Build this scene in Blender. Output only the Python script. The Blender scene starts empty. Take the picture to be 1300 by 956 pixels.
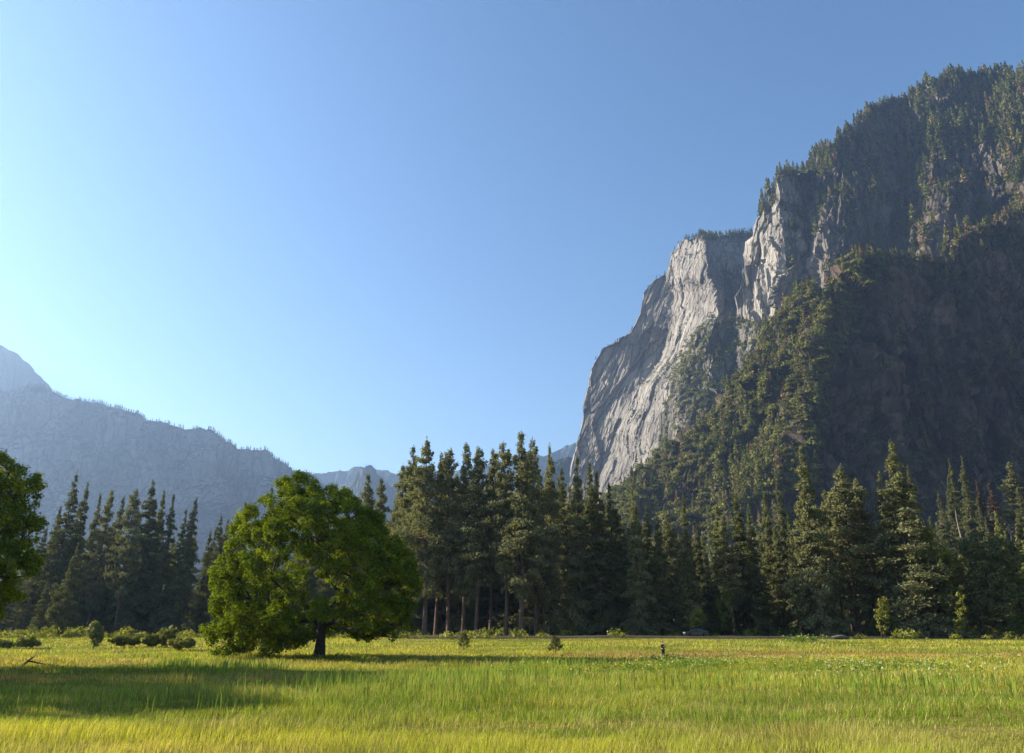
import bpy, math
import numpy as np
from mathutils import Vector

# ------------------------------------------------------------------ camera, sky, sun, exposure
scene = bpy.context.scene
F, CX, CY, EYE = 1011.0, 650.0, 433.0, 2.8
TILT = math.radians(19.95)
cam_data = bpy.data.cameras.new('camera')
cam = bpy.data.objects.new('camera', cam_data)
scene.collection.objects.link(cam)
cam.location = (0, 0, EYE)
cam.rotation_euler = (math.radians(90) + TILT, 0, 0)
cam_data.sensor_width = 36
cam_data.lens = F / 1300 * 36
cam_data.shift_y = -45 / 1300
cam_data.clip_start = 0.1
cam_data.clip_end = 60000
scene.camera = cam

SUN_AZ, SUN_EL = math.radians(-76), math.radians(24)     # left of the view, a little ahead of it
world = bpy.data.worlds.new('World')
scene.world = world
world.use_nodes = True
wn = world.node_tree
sky = wn.nodes.new('ShaderNodeTexSky')
sky.sky_type = 'NISHITA'
sky.sun_disc = False
sky.sun_elevation = SUN_EL
sky.sun_rotation = SUN_AZ
sky.altitude = 1200
sky.air_density = 1.2
sky.dust_density = 0.3
sky.ozone_density = 1.5
bg = wn.nodes['Background']
bg.inputs['Strength'].default_value = 0.0625
hs = wn.nodes.new('ShaderNodeHueSaturation')
hs.inputs['Saturation'].default_value = 1.16
hs.inputs['Hue'].default_value = 0.502
wn.links.new(sky.outputs[0], hs.inputs['Color'])
wn.links.new(hs.outputs[0], bg.inputs[0])

sun_data = bpy.data.lights.new('sun', 'SUN')
sun_data.energy = 5.0
sun_data.angle = math.radians(0.5)
sun_data.color = (1.0, 0.90, 0.74)
sun = bpy.data.objects.new('sun', sun_data)
scene.collection.objects.link(sun)
SUN_DIR = Vector((math.sin(SUN_AZ) * math.cos(SUN_EL), math.cos(SUN_AZ) * math.cos(SUN_EL), math.sin(SUN_EL)))
sun.rotation_euler = (-SUN_DIR).to_track_quat('-Z', 'Y').to_euler()

scene.view_settings.view_transform = 'Standard'
scene.view_settings.look = 'None'
scene.view_settings.exposure = 1.75
scene.view_settings.gamma = 1.0
scene.render.engine = 'CYCLES'
cy = scene.cycles
cy.use_denoising = True
try:
    cy.denoiser = 'OPENIMAGEDENOISE'
    cy.denoising_prefilter = 'ACCURATE'
except Exception:
    pass
cy.max_bounces = 5
cy.diffuse_bounces = 2
cy.glossy_bounces = 2
cy.transmission_bounces = 4
cy.volume_bounces = 0
cy.use_adaptive_sampling = True
cy.adaptive_threshold = 0.02

HAZE_DENSITY = 0.85e-4

# ------------------------------------------------------------------ helpers
rng = np.random.default_rng(7)
C = scene.collection


def ray(px, py):
    u = (np.asarray(px, float) - CX) / F
    v = (CY - np.asarray(py, float)) / F
    return u, math.cos(TILT) - v * math.sin(TILT), math.sin(TILT) + v * math.cos(TILT)


def at(px, py, D):
    dx, dy, dz = ray(px, py)
    t = D / dy
    return dx * t, D + 0 * t, EYE + dz * t


def _hash(ix, iy, iz, seed):
    h = (ix.astype(np.uint32) * np.uint32(374761393) + iy.astype(np.uint32) * np.uint32(668265263)
         + iz.astype(np.uint32) * np.uint32(2147483647) + np.uint32(seed * 1013904223 & 0xffffffff))
    h = (h ^ (h >> np.uint32(13))) * np.uint32(1274126177)
    h = (h ^ (h >> np.uint32(16))) * np.uint32(2246822519)
    return h ^ (h >> np.uint32(15))


def h01(ix, iy, iz, seed):
    with np.errstate(over='ignore'):
        return _hash(ix.astype(np.int64), iy.astype(np.int64), iz.astype(np.int64), seed).astype(np.float64) / 4294967295.0


def noise(p, seed=0):
    """smooth value noise, -1..1, p (n,3)"""
    i = np.floor(p).astype(np.int64)
    f = p - i
    f = f * f * f * (f * (f * 6 - 15) + 10)
    r = 0
    for dx in (0, 1):
        wx = f[:, 0] if dx else 1 - f[:, 0]
        for dy in (0, 1):
            wy = f[:, 1] if dy else 1 - f[:, 1]
            for dz in (0, 1):
                wz = f[:, 2] if dz else 1 - f[:, 2]
                r = r + wx * wy * wz * h01(i[:, 0] + dx, i[:, 1] + dy, i[:, 2] + dz, seed)
    return r * 2 - 1


def fbm(p, octv=4, seed=0, gain=0.5):
    r, a, t = 0, 1.0, 0
    for k in range(octv):
        r = r + a * noise(p * 2 ** k + 17.3 * k, seed + k)
        t += a
        a *= gain
    return r / t


def facets(p, seed=0, tilt=0.7):
    """blocky facetted displacement: every cell is a tilted plane at its own offset"""
    i0 = np.floor(p).astype(np.int64)
    best = np.full(len(p), 1e9)
    val = np.zeros(len(p))
    for dx in (-1, 0, 1):
        for dy in (-1, 0, 1):
            for dz in (-1, 0, 1):
                a, b, c = i0[:, 0] + dx, i0[:, 1] + dy, i0[:, 2] + dz
                q = np.stack([a + h01(a, b, c, seed), b + h01(a, b, c, seed + 1), c + h01(a, b, c, seed + 2)], 1)
                d = p - q
                dd = (d * d).sum(1)
                m = dd < best
                best = np.where(m, dd, best)
                v = h01(a, b, c, seed + 3) - 0.5 + tilt * (
                    d[:, 0] * (h01(a, b, c, seed + 4) * 2 - 1) + d[:, 1] * (h01(a, b, c, seed + 5) * 2 - 1)
                    + d[:, 2] * (h01(a, b, c, seed + 6) * 2 - 1))
                val = np.where(m, v, val)
    return val


def nodes(name):
    m = bpy.data.materials.new(name)
    m.use_nodes = True
    nt = m.node_tree
    nt.nodes.clear()
    out = nt.nodes.new('ShaderNodeOutputMaterial')
    return m, nt, out


def N(nt, kind, **kw):
    n = nt.nodes.new(kind)
    for k, v in kw.items():
        if hasattr(n, k):
            setattr(n, k, v)
        else:
            n.inputs[k.replace('_', ' ')].default_value = v
    return n


def ramp(nt, fac, stops):
    r = nt.nodes.new('ShaderNodeValToRGB')
    while len(r.color_ramp.elements) < len(stops):
        r.color_ramp.elements.new(0.5)
    for e, (p, c) in zip(r.color_ramp.elements, stops):
        e.position = p
        e.color = (*c, 1) if len(c) == 3 else c
    nt.links.new(fac, r.inputs[0])
    return r.outputs[0]


def noise_tex(nt, vec, scale, detail=5, rough=0.55, dist=0.0):
    n = nt.nodes.new('ShaderNodeTexNoise')
    n.inputs['Scale'].default_value = scale
    n.inputs['Detail'].default_value = detail
    n.inputs['Roughness'].default_value = rough
    n.inputs['Distortion'].default_value = dist
    if vec is not None:
        nt.links.new(vec, n.inputs['Vector'])
    return n.outputs['Fac']


def mapped(nt, scale=(1, 1, 1), rot=(0, 0, 0)):
    tc = nt.nodes.new('ShaderNodeTexCoord')
    mp = nt.nodes.new('ShaderNodeMapping')
    mp.vector_type = 'TEXTURE'
    mp.inputs['Scale'].default_value = tuple(1 / s for s in scale)
    mp.inputs['Rotation'].default_value = rot
    nt.links.new(tc.outputs['Object'], mp.inputs['Vector'])
    return mp.outputs[0]


def mix(nt, fac, a, b, mode='MIX'):
    m = nt.nodes.new('ShaderNodeMix')
    m.data_type = 'RGBA'
    m.blend_type = mode
    for sock, v in ((m.inputs[0], fac), (m.inputs[6], a), (m.inputs[7], b)):
        if isinstance(v, (int, float)):
            sock.default_value = v
        elif isinstance(v, tuple):
            sock.default_value = (*v, 1)
        else:
            nt.links.new(v, sock)
    return m.outputs[2]


def simple_mat(name, col, rough=0.8, metal=0.0, vary=0.25, scale=3.0, spec=0.3):
    m, nt, out = nodes(name)
    b = nt.nodes.new('ShaderNodeBsdfPrincipled')
    f = noise_tex(nt, mapped(nt), scale, 4)
    a = tuple(c * (1 - vary) for c in col)
    c2 = tuple(min(1, c * (1 + vary)) for c in col)
    nt.links.new(ramp(nt, f, [(0.3, a), (0.7, c2)]), b.inputs['Base Color'])
    b.inputs['Roughness'].default_value = rough
    b.inputs['Metallic'].default_value = metal
    b.inputs['Specular IOR Level'].default_value = spec
    nt.links.new(b.outputs[0], out.inputs[0])
    return m


def leaf_mat(name, stops, trans_col, trans=0.35, gloss=0.05, clump=0.25):
    """leaves: colour varies clump by clump and leaf by leaf; part of the light passes through"""
    m, nt, out = nodes(name)
    at_ = nt.nodes.new('ShaderNodeAttribute')
    at_.attribute_name = 'vary'
    oi = nt.nodes.new('ShaderNodeObjectInfo')
    add = N(nt, 'ShaderNodeMath', operation='MULTIPLY_ADD')
    nt.links.new(oi.outputs['Random'], add.inputs[0])
    add.inputs[1].default_value = clump
    nt.links.new(at_.outputs['Fac'], add.inputs[2])
    col = ramp(nt, add.outputs[0], stops)
    d = nt.nodes.new('ShaderNodeBsdfDiffuse')
    nt.links.new(col, d.inputs[0])
    t = nt.nodes.new('ShaderNodeBsdfTranslucent')
    tc = mix(nt, 1.0, col, trans_col, 'MULTIPLY')
    nt.links.new(tc, t.inputs[0])
    s = nt.nodes.new('ShaderNodeMixShader')
    s.inputs[0].default_value = trans
    nt.links.new(d.outputs[0], s.inputs[1])
    nt.links.new(t.outputs[0], s.inputs[2])
    last = s.outputs[0]
    if gloss:
        g = nt.nodes.new('ShaderNodeBsdfGlossy')
        g.inputs['Roughness'].default_value = 0.5
        g.inputs[0].default_value = (0.9, 0.95, 0.85, 1)
        s2 = nt.nodes.new('ShaderNodeMixShader')
        s2.inputs[0].default_value = gloss
        nt.links.new(last, s2.inputs[1])
        nt.links.new(g.outputs[0], s2.inputs[2])
        last = s2.outputs[0]
    nt.links.new(last, out.inputs[0])
    return m


class MB:
    """collects vertex and face blocks and links them as ONE mesh object"""

    def __init__(self):
        self.v, self.f, self.vary, self.col, self.n = [], [], [], [], 0

    def add(self, verts, faces, mat=0, vary=0.5, col=None):
        verts = np.asarray(verts, float).reshape(-1, 3)
        faces = np.asarray(faces, np.int64)
        self.v.append(verts)
        self.f.append((faces + self.n, mat))
        self.vary.append(np.broadcast_to(np.asarray(vary, float), (len(verts),)))
        if col is not None:
            self.col.append(np.asarray(col, float))
        self.n += len(verts)

    def box(self, c, s, mat=0, taper=(1, 1)):
        c, s = np.array(c, float), np.array(s, float) / 2
        v = []
        for z in (-1, 1):
            t = taper if z > 0 else (1, 1)
            for x, y in ((-1, -1), (1, -1), (1, 1), (-1, 1)):
                v.append(c + s * (x * t[0], y * t[1], z))
        self.add(v, [(0, 3, 2, 1), (4, 5, 6, 7), (0, 1, 5, 4), (1, 2, 6, 5), (2, 3, 7, 6), (3, 0, 4, 7)], mat)

    def tube(self, pts, rads, n=6, mat=0, cap=True):
        pts, rads = np.asarray(pts, float), np.asarray(rads, float)
        d = np.gradient(pts, axis=0)
        d /= np.linalg.norm(d, axis=1)[:, None] + 1e-9
        ref = np.array([0.31, 0.2, 0.93]) if abs(d[0, 2]) < 0.8 else np.array([1.0, 0.1, 0.0])
        a = np.cross(d, ref)
        a /= np.linalg.norm(a, axis=1)[:, None] + 1e-9
        b = np.cross(d, a)
        th = np.linspace(0, 2 * math.pi, n, endpoint=False)
        ring = a[:, None, :] * np.cos(th)[None, :, None] + b[:, None, :] * np.sin(th)[None, :, None]
        v = (pts[:, None, :] + ring * rads[:, None, None]).reshape(-1, 3)
        k = len(pts)
        i = np.arange(k - 1)[:, None] * n
        j = np.arange(n)[None, :]
        j2 = (j + 1) % n
        f = np.stack([i + j, i + n + j, i + n + j2, i + j2], -1).reshape(-1, 4)
        self.add(v, f, mat)
        if cap:
            self.add(v[-n:], [tuple(range(n - 1, -1, -1))], mat) if n == 4 else self.add(
                np.vstack([v[-n:], pts[-1] + d[-1] * rads[-1] * 0.4]), [(q, n, (q + 1) % n) for q in range(n)], mat)

    def build(self, name, mats, parent=None, smooth=False, link=True):
        V = np.vstack(self.v).astype(np.float32)
        me = bpy.data.meshes.new(name)
        me.vertices.add(len(V))
        me.vertices.foreach_set('co', V.ravel())
        loops = np.concatenate([f.ravel() for f, _ in self.f]).astype(np.int32)
        tot = np.concatenate([np.full(len(f), f.shape[1]) for f, _ in self.f]).astype(np.int32)
        mi = np.concatenate([np.full(len(f), m) for f, m in self.f]).astype(np.int32)
        me.loops.add(len(loops))
        me.loops.foreach_set('vertex_index', loops)
        me.polygons.add(len(tot))
        me.polygons.foreach_set('loop_start', np.concatenate([[0], np.cumsum(tot)[:-1]]).astype(np.int32))
        me.polygons.foreach_set('loop_total', tot)
        me.polygons.foreach_set('material_index', mi)
        me.polygons.foreach_set('use_smooth', np.full(len(tot), smooth))
        vy = np.concatenate(self.vary).astype(np.float32)
        at_ = me.attributes.new('vary', 'FLOAT', 'POINT')
        at_.data.foreach_set('value', vy)
        if self.col:
            cc = np.vstack(self.col)
            cc = np.hstack([cc, np.ones((len(cc), 1))]).astype(np.float32)
            ca = me.color_attributes.new('tint', 'FLOAT_COLOR', 'POINT')
            ca.data.foreach_set('color', cc.ravel())
        for m in (mats if isinstance(mats, (list, tuple)) else [mats]):
            me.materials.append(m)
        me.update(calc_edges=True)
        me.validate()
        o = bpy.data.objects.new(name, me)
        if link:
            C.objects.link(o)
        if parent is not None:
            o.parent = parent
        return o


def tag(o, label=None, cat=None, group=None, kind=None):
    if label:
        o['label'] = label
    if cat:
        o['category'] = cat
    if group:
        o['group'] = group
    if kind:
        o['kind'] = kind
    return o


def empty(name, loc, rz=0.0):
    o = bpy.data.objects.new(name, None)
    C.objects.link(o)
    o.location = loc
    o.rotation_euler = (0, 0, rz)
    o.empty_display_size = 0.5
    return o


def copy_tree(root, parent=None):
    c = root.copy()
    for k in ('label', 'group'):
        if k in c and parent is None:
            del c[k]
    C.objects.link(c)
    c.parent = parent
    for ch in root.children:
        copy_tree(ch, c)
    return c


def sstep(a, b, x):
    t = np.clip((x - a) / (b - a), 0, 1)
    return t * t * (3 - 2 * t)


def ground_z(x, y):
    x, y = np.asarray(x, float), np.asarray(y, float)
    xs, ys = np.atleast_1d(x).ravel(), np.atleast_1d(y).ravel()
    p = np.stack([xs / 23, ys / 15, 0 * xs], 1)
    r = 1.15 * sstep(98, 162, ys) + 0.24 * fbm(p, 3, 5) * (1 - sstep(160, 200, ys))
    return r.reshape(x.shape) if x.ndim else float(r[0])


def unit(n):
    v = rng.normal(size=(n, 3))
    return v / np.linalg.norm(v, axis=1)[:, None]


def cards(centers, size, aspect=0.5, normals=None, jitter=1.0):
    """leaf-shaped quads (rhombs) at centers, random orientation; returns verts, faces"""
    n = len(centers)
    a = unit(n)
    if normals is not None:
        nn = normals + jitter * unit(n)
        nn /= np.linalg.norm(nn, axis=1)[:, None] + 1e-9
    else:
        nn = unit(n)
    t = np.cross(nn, a)
    t /= np.linalg.norm(t, axis=1)[:, None] + 1e-9
    b = np.cross(nn, t)
    s = np.broadcast_to(size, (n,))[:, None]
    v = np.stack([centers - t * s * 0.5, centers + b * s * aspect * 0.5,
                  centers + t * s * 0.5, centers - b * s * aspect * 0.5], 1).reshape(-1, 3)
    return v, np.arange(4 * n).reshape(-1, 4)


# ------------------------------------------------------------------ materials
def granite_mat(name, lo, hi, veg, stain=(0.09, 0.085, 0.08), veg_z=(0.55, 0.8), scale=1.0, bump=6.0, streak=0.55, lean=0.0, pale=None):
    m, nt, out = nodes(name)
    b = nt.nodes.new('ShaderNodeBsdfPrincipled')
    b.inputs['Roughness'].default_value = 0.9
    b.inputs['Specular IOR Level'].default_value = 0.15
    v1 = mapped(nt, (scale, scale, scale * 0.45), (0, lean, 0))
    big = noise_tex(nt, v1, 0.011, 8, 0.62, 0.6)
    base = ramp(nt, big, [(0.28, lo), (0.5, tuple((a + c) / 2 for a, c in zip(lo, hi))), (0.68, hi)])
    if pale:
        # sunlit tone painted as paler rock on the outer buttress (world x below pale[0])
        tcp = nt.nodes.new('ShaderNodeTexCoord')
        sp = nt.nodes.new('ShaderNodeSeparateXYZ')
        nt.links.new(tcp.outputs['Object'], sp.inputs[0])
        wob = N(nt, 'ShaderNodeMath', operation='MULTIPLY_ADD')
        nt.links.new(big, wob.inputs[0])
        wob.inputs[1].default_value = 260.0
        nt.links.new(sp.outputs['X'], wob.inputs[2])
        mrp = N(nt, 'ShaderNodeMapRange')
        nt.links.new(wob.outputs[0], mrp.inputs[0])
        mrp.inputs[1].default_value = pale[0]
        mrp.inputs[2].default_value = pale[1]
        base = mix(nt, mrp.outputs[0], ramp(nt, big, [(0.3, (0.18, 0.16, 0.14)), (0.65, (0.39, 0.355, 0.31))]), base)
    v2 = mapped(nt, (scale, scale, scale * 0.10), (0, lean, 0))
    st = noise_tex(nt, v2, 0.045, 6, 0.6, 0.3)
    sfac = ramp(nt, st, [(0.5, (0, 0, 0)), (0.72, (1, 1, 1))])
    sm = N(nt, 'ShaderNodeMath', operation='MULTIPLY')
    nt.links.new(sfac, sm.inputs[0])
    sm.inputs[1].default_value = streak
    base = mix(nt, sm.outputs[0], base, stain)
    fine = noise_tex(nt, v1, 0.16, 6, 0.7)
    base = mix(nt, 0.5, base, ramp(nt, fine, [(0.25, (0.25, 0.25, 0.25)), (0.75, (0.95, 0.95, 0.95))]), 'MULTIPLY')
    # long joints and cracks
    vo = nt.nodes.new('ShaderNodeTexVoronoi')
    vo.feature = 'DISTANCE_TO_EDGE'
    vo.inputs['Scale'].default_value = 0.034
    wv = nt.nodes.new('ShaderNodeVectorMath')
    wv.operation = 'MULTIPLY_ADD'
    wn_ = nt.nodes.new('ShaderNodeTexNoise')
    wn_.inputs['Scale'].default_value = 0.03
    wn_.inputs['Detail'].default_value = 4
    nt.links.new(v1, wn_.inputs['Vector'])
    nt.links.new(wn_.outputs['Color'], wv.inputs[0])
    wv.inputs[1].default_value = (26, 26, 26)
    nt.links.new(mapped(nt, (scale, scale, scale * 0.2), (0, lean, 0)), wv.inputs[2])
    nt.links.new(wv.outputs[0], vo.inputs['Vector'])
    base = mix(nt, 0.75, base, ramp(nt, vo.outputs['Distance'], [(0.0, (0.3, 0.28, 0.27)), (0.035, (0.75, 0.75, 0.75)), (0.09, (1, 1, 1))]), 'MULTIPLY')
    # plants hold on wherever the rock lies back
    ge = nt.nodes.new('ShaderNodeNewGeometry')
    sx = nt.nodes.new('ShaderNodeSeparateXYZ')
    nt.links.new(ge.outputs['True Normal'], sx.inputs[0])
    vn = noise_tex(nt, mapped(nt), 0.03 * scale, 5, 0.6)
    ad = N(nt, 'ShaderNodeMath', operation='MULTIPLY_ADD')
    nt.links.new(vn, ad.inputs[0])
    ad.inputs[1].default_value = 0.7
    nt.links.new(sx.outputs['Z'], ad.inputs[2])
    vf = ramp(nt, ad.outputs[0], [(0, (0, 0, 0)), (1, (1, 1, 1))])
    mr = N(nt, 'ShaderNodeMapRange')
    nt.links.new(ad.outputs[0], mr.inputs[0])
    mr.inputs[1].default_value = veg_z[0] + 0.3
    mr.inputs[2].default_value = veg_z[1] + 0.3
    vcol = ramp(nt, noise_tex(nt, mapped(nt), 0.12 * scale, 4), [(0.3, tuple(c * 0.6 for c in veg)), (0.7, tuple(c * 1.3 for c in veg))])
    base = mix(nt, mr.outputs[0], base, vcol)
    nt.links.new(base, b.inputs['Base Color'])
    bp = nt.nodes.new('ShaderNodeBump')
    bp.inputs['Strength'].default_value = 1.0
    bp.inputs['Distance'].default_value = bump
    vb = mapped(nt, (scale, scale, scale * 0.35), (0, lean, 0))
    bn = noise_tex(nt, vb, 0.07, 9, 0.7, 0.0)
    vb2 = nt.nodes.new('ShaderNodeTexVoronoi')
    vb2.inputs['Scale'].default_value = 0.11
    nt.links.new(mapped(nt, (scale, scale, scale * 0.25), (0, lean, 0)), vb2.inputs['Vector'])
    sc2 = nt.nodes.new('ShaderNodeSeparateColor')
    nt.links.new(vb2.outputs['Color'], sc2.inputs[0])
    ck = ramp(nt, vo.outputs['Distance'], [(0.0, (0, 0, 0)), (0.07, (1, 1, 1))])
    blk = N(nt, 'ShaderNodeMath', operation='MULTIPLY_ADD')
    nt.links.new(sc2.outputs[0], blk.inputs[0])
    blk.inputs[1].default_value = 0.28
    nt.links.new(bn, blk.inputs[2])
    hm_ = N(nt, 'ShaderNodeMath', operation='MULTIPLY_ADD')
    nt.links.new(ck, hm_.inputs[0])
    hm_.inputs[1].default_value = 0.35
    nt.links.new(blk.outputs[0], hm_.inputs[2])
    nt.links.new(hm_.outputs[0], bp.inputs['Height'])
    nt.links.new(bp.outputs[0], b.inputs['Normal'])
    nt.links.new(b.outputs[0], out.inputs[0])
    return m


M = {}
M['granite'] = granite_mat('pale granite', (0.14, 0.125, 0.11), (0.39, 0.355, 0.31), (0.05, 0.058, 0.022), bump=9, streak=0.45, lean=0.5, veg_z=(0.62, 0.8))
M['upper'] = granite_mat('sun and shade toned granite', (0.04, 0.031, 0.026), (0.20, 0.165, 0.135), (0.04, 0.036, 0.015), bump=8, streak=0.55, veg_z=(0.46, 0.66), pale=(700.0, 790.0))  # dark base carries the wall's shade, the pale part its sunlit face
M['lower'] = granite_mat('shade darkened streaked granite', (0.02, 0.015, 0.011), (0.23, 0.168, 0.12), (0.05, 0.038, 0.014), stain=(0.24, 0.185, 0.14), bump=10, streak=0.6, veg_z=(0.36, 0.5))  # shade of the wall put into the dark base colour; lighter streaks are rock
M['bowl'] = granite_mat('overgrown granite', (0.07, 0.062, 0.053), (0.26, 0.235, 0.20), (0.05, 0.052, 0.02), bump=8, streak=0.5, veg_z=(0.3, 0.5))
M['far'] = granite_mat('far granite', (0.022, 0.03, 0.022), (0.26, 0.25, 0.225), (0.03, 0.042, 0.022), stain=(0.36, 0.34, 0.31), scale=0.5, bump=9, streak=0.5, veg_z=(0.5, 0.7))
M['dome'] = granite_mat('bare dome granite', (0.05, 0.05, 0.048), (0.13, 0.125, 0.115), (0.10, 0.10, 0.09), scale=0.4, bump=6, streak=0.4, veg_z=(1.2, 1.4))
M['wood_far'] = granite_mat('far wooded slope', (0.05, 0.06, 0.04), (0.11, 0.12, 0.09), (0.04, 0.055, 0.03), scale=0.4, bump=14, streak=0.2, veg_z=(0.3, 0.5))
M['bark_pine'] = simple_mat('orange brown plated pine bark', (0.10, 0.06, 0.042), 0.95, vary=0.45, scale=1.6)
M['bark_oak'] = simple_mat('dark grey oak bark', (0.035, 0.028, 0.022), 0.95, vary=0.4, scale=5)
M['bark_pale'] = simple_mat('bleached dead wood', (0.20, 0.165, 0.135), 0.9, vary=0.3, scale=3)
M['needles'] = leaf_mat('grey green pine needles', [(0.0, (0.085, 0.09, 0.042)), (0.5, (0.175, 0.175, 0.085)), (1.0, (0.25, 0.235, 0.12))], (1.2, 1.2, 0.6), 0.28, 0)
M['cedar'] = leaf_mat('dark green cedar sprays', [(0.0, (0.05, 0.056, 0.026)), (0.5, (0.115, 0.12, 0.055)), (1.0, (0.18, 0.178, 0.08))], (1.2, 1.25, 0.5), 0.28, 0)
M['light_needles'] = leaf_mat('yellow green young needles', [(0.0, (0.07, 0.085, 0.025)), (0.5, (0.15, 0.165, 0.045)), (1.0, (0.22, 0.235, 0.065))], (1.3, 1.3, 0.5), 0.35, 0.02)
M['oak'] = leaf_mat('fresh green oak leaves', [(0.0, (0.035, 0.056, 0.006)), (0.5, (0.10, 0.135, 0.010)), (1.0, (0.22, 0.25, 0.02))], (2.1, 2.0, 0.55), 0.25, 0.0, 0.1)
M['brush'] = leaf_mat('olive brush leaves', [(0.0, (0.065, 0.07, 0.018)), (0.55, (0.15, 0.15, 0.04)), (0.85, (0.20, 0.185, 0.055)), (1.0, (0.2, 0.125, 0.07))], (1.2, 1.2, 0.6), 0.25, 0.0, 0.0)
M['hill_needles'] = leaf_mat('hillside conifer needles', [(0.0, (0.045, 0.052, 0.018)), (0.6, (0.125, 0.13, 0.04)), (0.86, (0.18, 0.17, 0.055)), (0.9, (0.17, 0.105, 0.065)), (1.0, (0.2, 0.125, 0.08))], (1.1, 1.2, 0.6), 0.22, 0.0, 0.0)
M['dead_needles'] = leaf_mat('rust brown dead needles', [(0.0, (0.07, 0.052, 0.035)), (1.0, (0.15, 0.10, 0.068))], (1.2, 1.0, 0.8), 0.25, 0.0)
M['shrub'] = leaf_mat('bright shrub leaves', [(0.0, (0.065, 0.075, 0.012)), (0.5, (0.135, 0.145, 0.02)), (1.0, (0.23, 0.225, 0.035))], (1.7, 1.6, 0.5), 0.35, 0.02)
M['asphalt'] = simple_mat('grey asphalt', (0.075, 0.072, 0.07), 0.85, vary=0.2, scale=1.5)

# grass blades: colour comes with each blade
gm, nt, out = nodes('meadow grass blades')
ca = nt.nodes.new('ShaderNodeAttribute'); ca.attribute_name = 'tint'
d = nt.nodes.new('ShaderNodeBsdfDiffuse'); t = nt.nodes.new('ShaderNodeBsdfTranslucent')
s = nt.nodes.new('ShaderNodeMixShader'); s.inputs[0].default_value = 0.38
nt.links.new(ca.outputs['Color'], d.inputs[0])
nt.links.new(mix(nt, 1.0, ca.outputs['Color'], (1.35, 1.25, 0.75), 'MULTIPLY'), t.inputs[0])
nt.links.new(d.outputs[0], s.inputs[1]); nt.links.new(t.outputs[0], s.inputs[2]); nt.links.new(s.outputs[0], out.inputs[0])
M['grass'] = gm

# meadow soil and thatch
em, nt, out = nodes('meadow thatch')
b = nt.nodes.new('ShaderNodeBsdfPrincipled'); b.inputs['Roughness'].default_value = 1; b.inputs['Specular IOR Level'].default_value = 0
f1 = noise_tex(nt, mapped(nt, (0.05, 0.22, 1)), 1.0, 6, 0.6)
c1 = ramp(nt, f1, [(0.3, (0.14, 0.15, 0.03)), (0.5, (0.24, 0.23, 0.045)), (0.65, (0.32, 0.26, 0.085)), (0.8, (0.32, 0.2, 0.1))])
f2 = noise_tex(nt, mapped(nt, (1, 1.4, 1)), 3.0, 6, 0.7)
c1 = mix(nt, 0.8, c1, ramp(nt, f2, [(0.3, (0.35, 0.35, 0.35)), (0.7, (1.0, 1.0, 1.0))]), 'MULTIPLY')
nt.links.new(c1, b.inputs['Base Color']); nt.links.new(b.outputs[0], out.inputs[0])
bp = nt.nodes.new('ShaderNodeBump'); bp.inputs['Distance'].default_value = 0.3; nt.links.new(f2, bp.inputs['Height']); nt.links.new(bp.outputs[0], b.inputs['Normal'])
M['thatch'] = em

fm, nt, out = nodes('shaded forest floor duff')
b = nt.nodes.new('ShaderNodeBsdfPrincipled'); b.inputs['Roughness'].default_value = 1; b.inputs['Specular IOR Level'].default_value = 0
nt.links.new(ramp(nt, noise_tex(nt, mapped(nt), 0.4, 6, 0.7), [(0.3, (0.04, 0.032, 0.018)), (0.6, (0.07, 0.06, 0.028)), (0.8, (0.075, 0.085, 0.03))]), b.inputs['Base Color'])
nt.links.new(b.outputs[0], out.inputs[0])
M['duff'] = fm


# ------------------------------------------------------------------ ground and road
def ground():
    xs = np.concatenate([-np.geomspace(9000, 80, 40), np.linspace(-78, 78, 80), np.geomspace(80, 9000, 40)])
    ys = np.concatenate([[-3000, -800, -200, -60], np.linspace(-20, 240, 150), np.geomspace(250, 12000, 50)])
    X, Y = np.meshgrid(xs, ys)
    Z = ground_z(X, Y)
    nx, ny = len(xs), len(ys)
    i, j = np.meshgrid(np.arange(nx - 1), np.arange(ny - 1))
    a = (j * nx + i).ravel()
    f = np.stack([a, a + 1, a + nx + 1, a + nx], 1)
    cy_ = (Y[:-1, :-1]).ravel()
    mb = MB()
    V = np.stack([X.ravel(), Y.ravel(), Z.ravel()], 1)
    mb.add(V, f[cy_ < 176], 0)
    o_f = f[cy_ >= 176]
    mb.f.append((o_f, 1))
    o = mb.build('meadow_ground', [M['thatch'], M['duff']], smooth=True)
    tag(o, 'flat green and yellow meadow running back to the forest edge', 'meadow', kind='structure')


ground()


def road():
    xs = np.linspace(-20, 190, 90)
    mb = MB()
    yc = 168 - 0.0006 * (xs - 40) ** 2 * 0.4
    n = len(xs)
    V, f = [], []
    # a raised bed: verge, asphalt crown, verge
    for off, dz in ((-5.6, -0.25), (-3.4, 0.41), (0, 0.47), (3.4, 0.41), (5.6, -0.25)):
        V.append(np.stack([xs, yc + off, ground_z(xs, yc) + dz + 0.05], 1))
    V = np.vstack(V)
    for r in range(4):
        a = r * n + np.arange(n - 1)
        f.append(np.stack([a, a + 1, a + n + 1, a + n], 1))
    mb.add(V, np.vstack(f[1:3]), 0)
    mb.f.append((np.vstack([f[0], f[3]]), 1))
    # pale edge line on each side
    for off in (-3.15, 3.15):
        A = np.stack([xs, yc + off - 0.07, ground_z(xs, yc) + 0.05 + 0.42 + 0.008], 1)
        B = A + (0, 0.14, 0.0)
        mb.add(np.vstack([A, B]), np.stack([np.arange(n - 1), np.arange(1, n), n + np.arange(1, n), n + np.arange(n - 1)], 1), 2)
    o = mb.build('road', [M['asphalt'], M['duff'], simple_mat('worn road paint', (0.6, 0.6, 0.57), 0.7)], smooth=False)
    tag(o, 'narrow grey valley road at the foot of the forest', 'road', kind='structure')


road()


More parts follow.
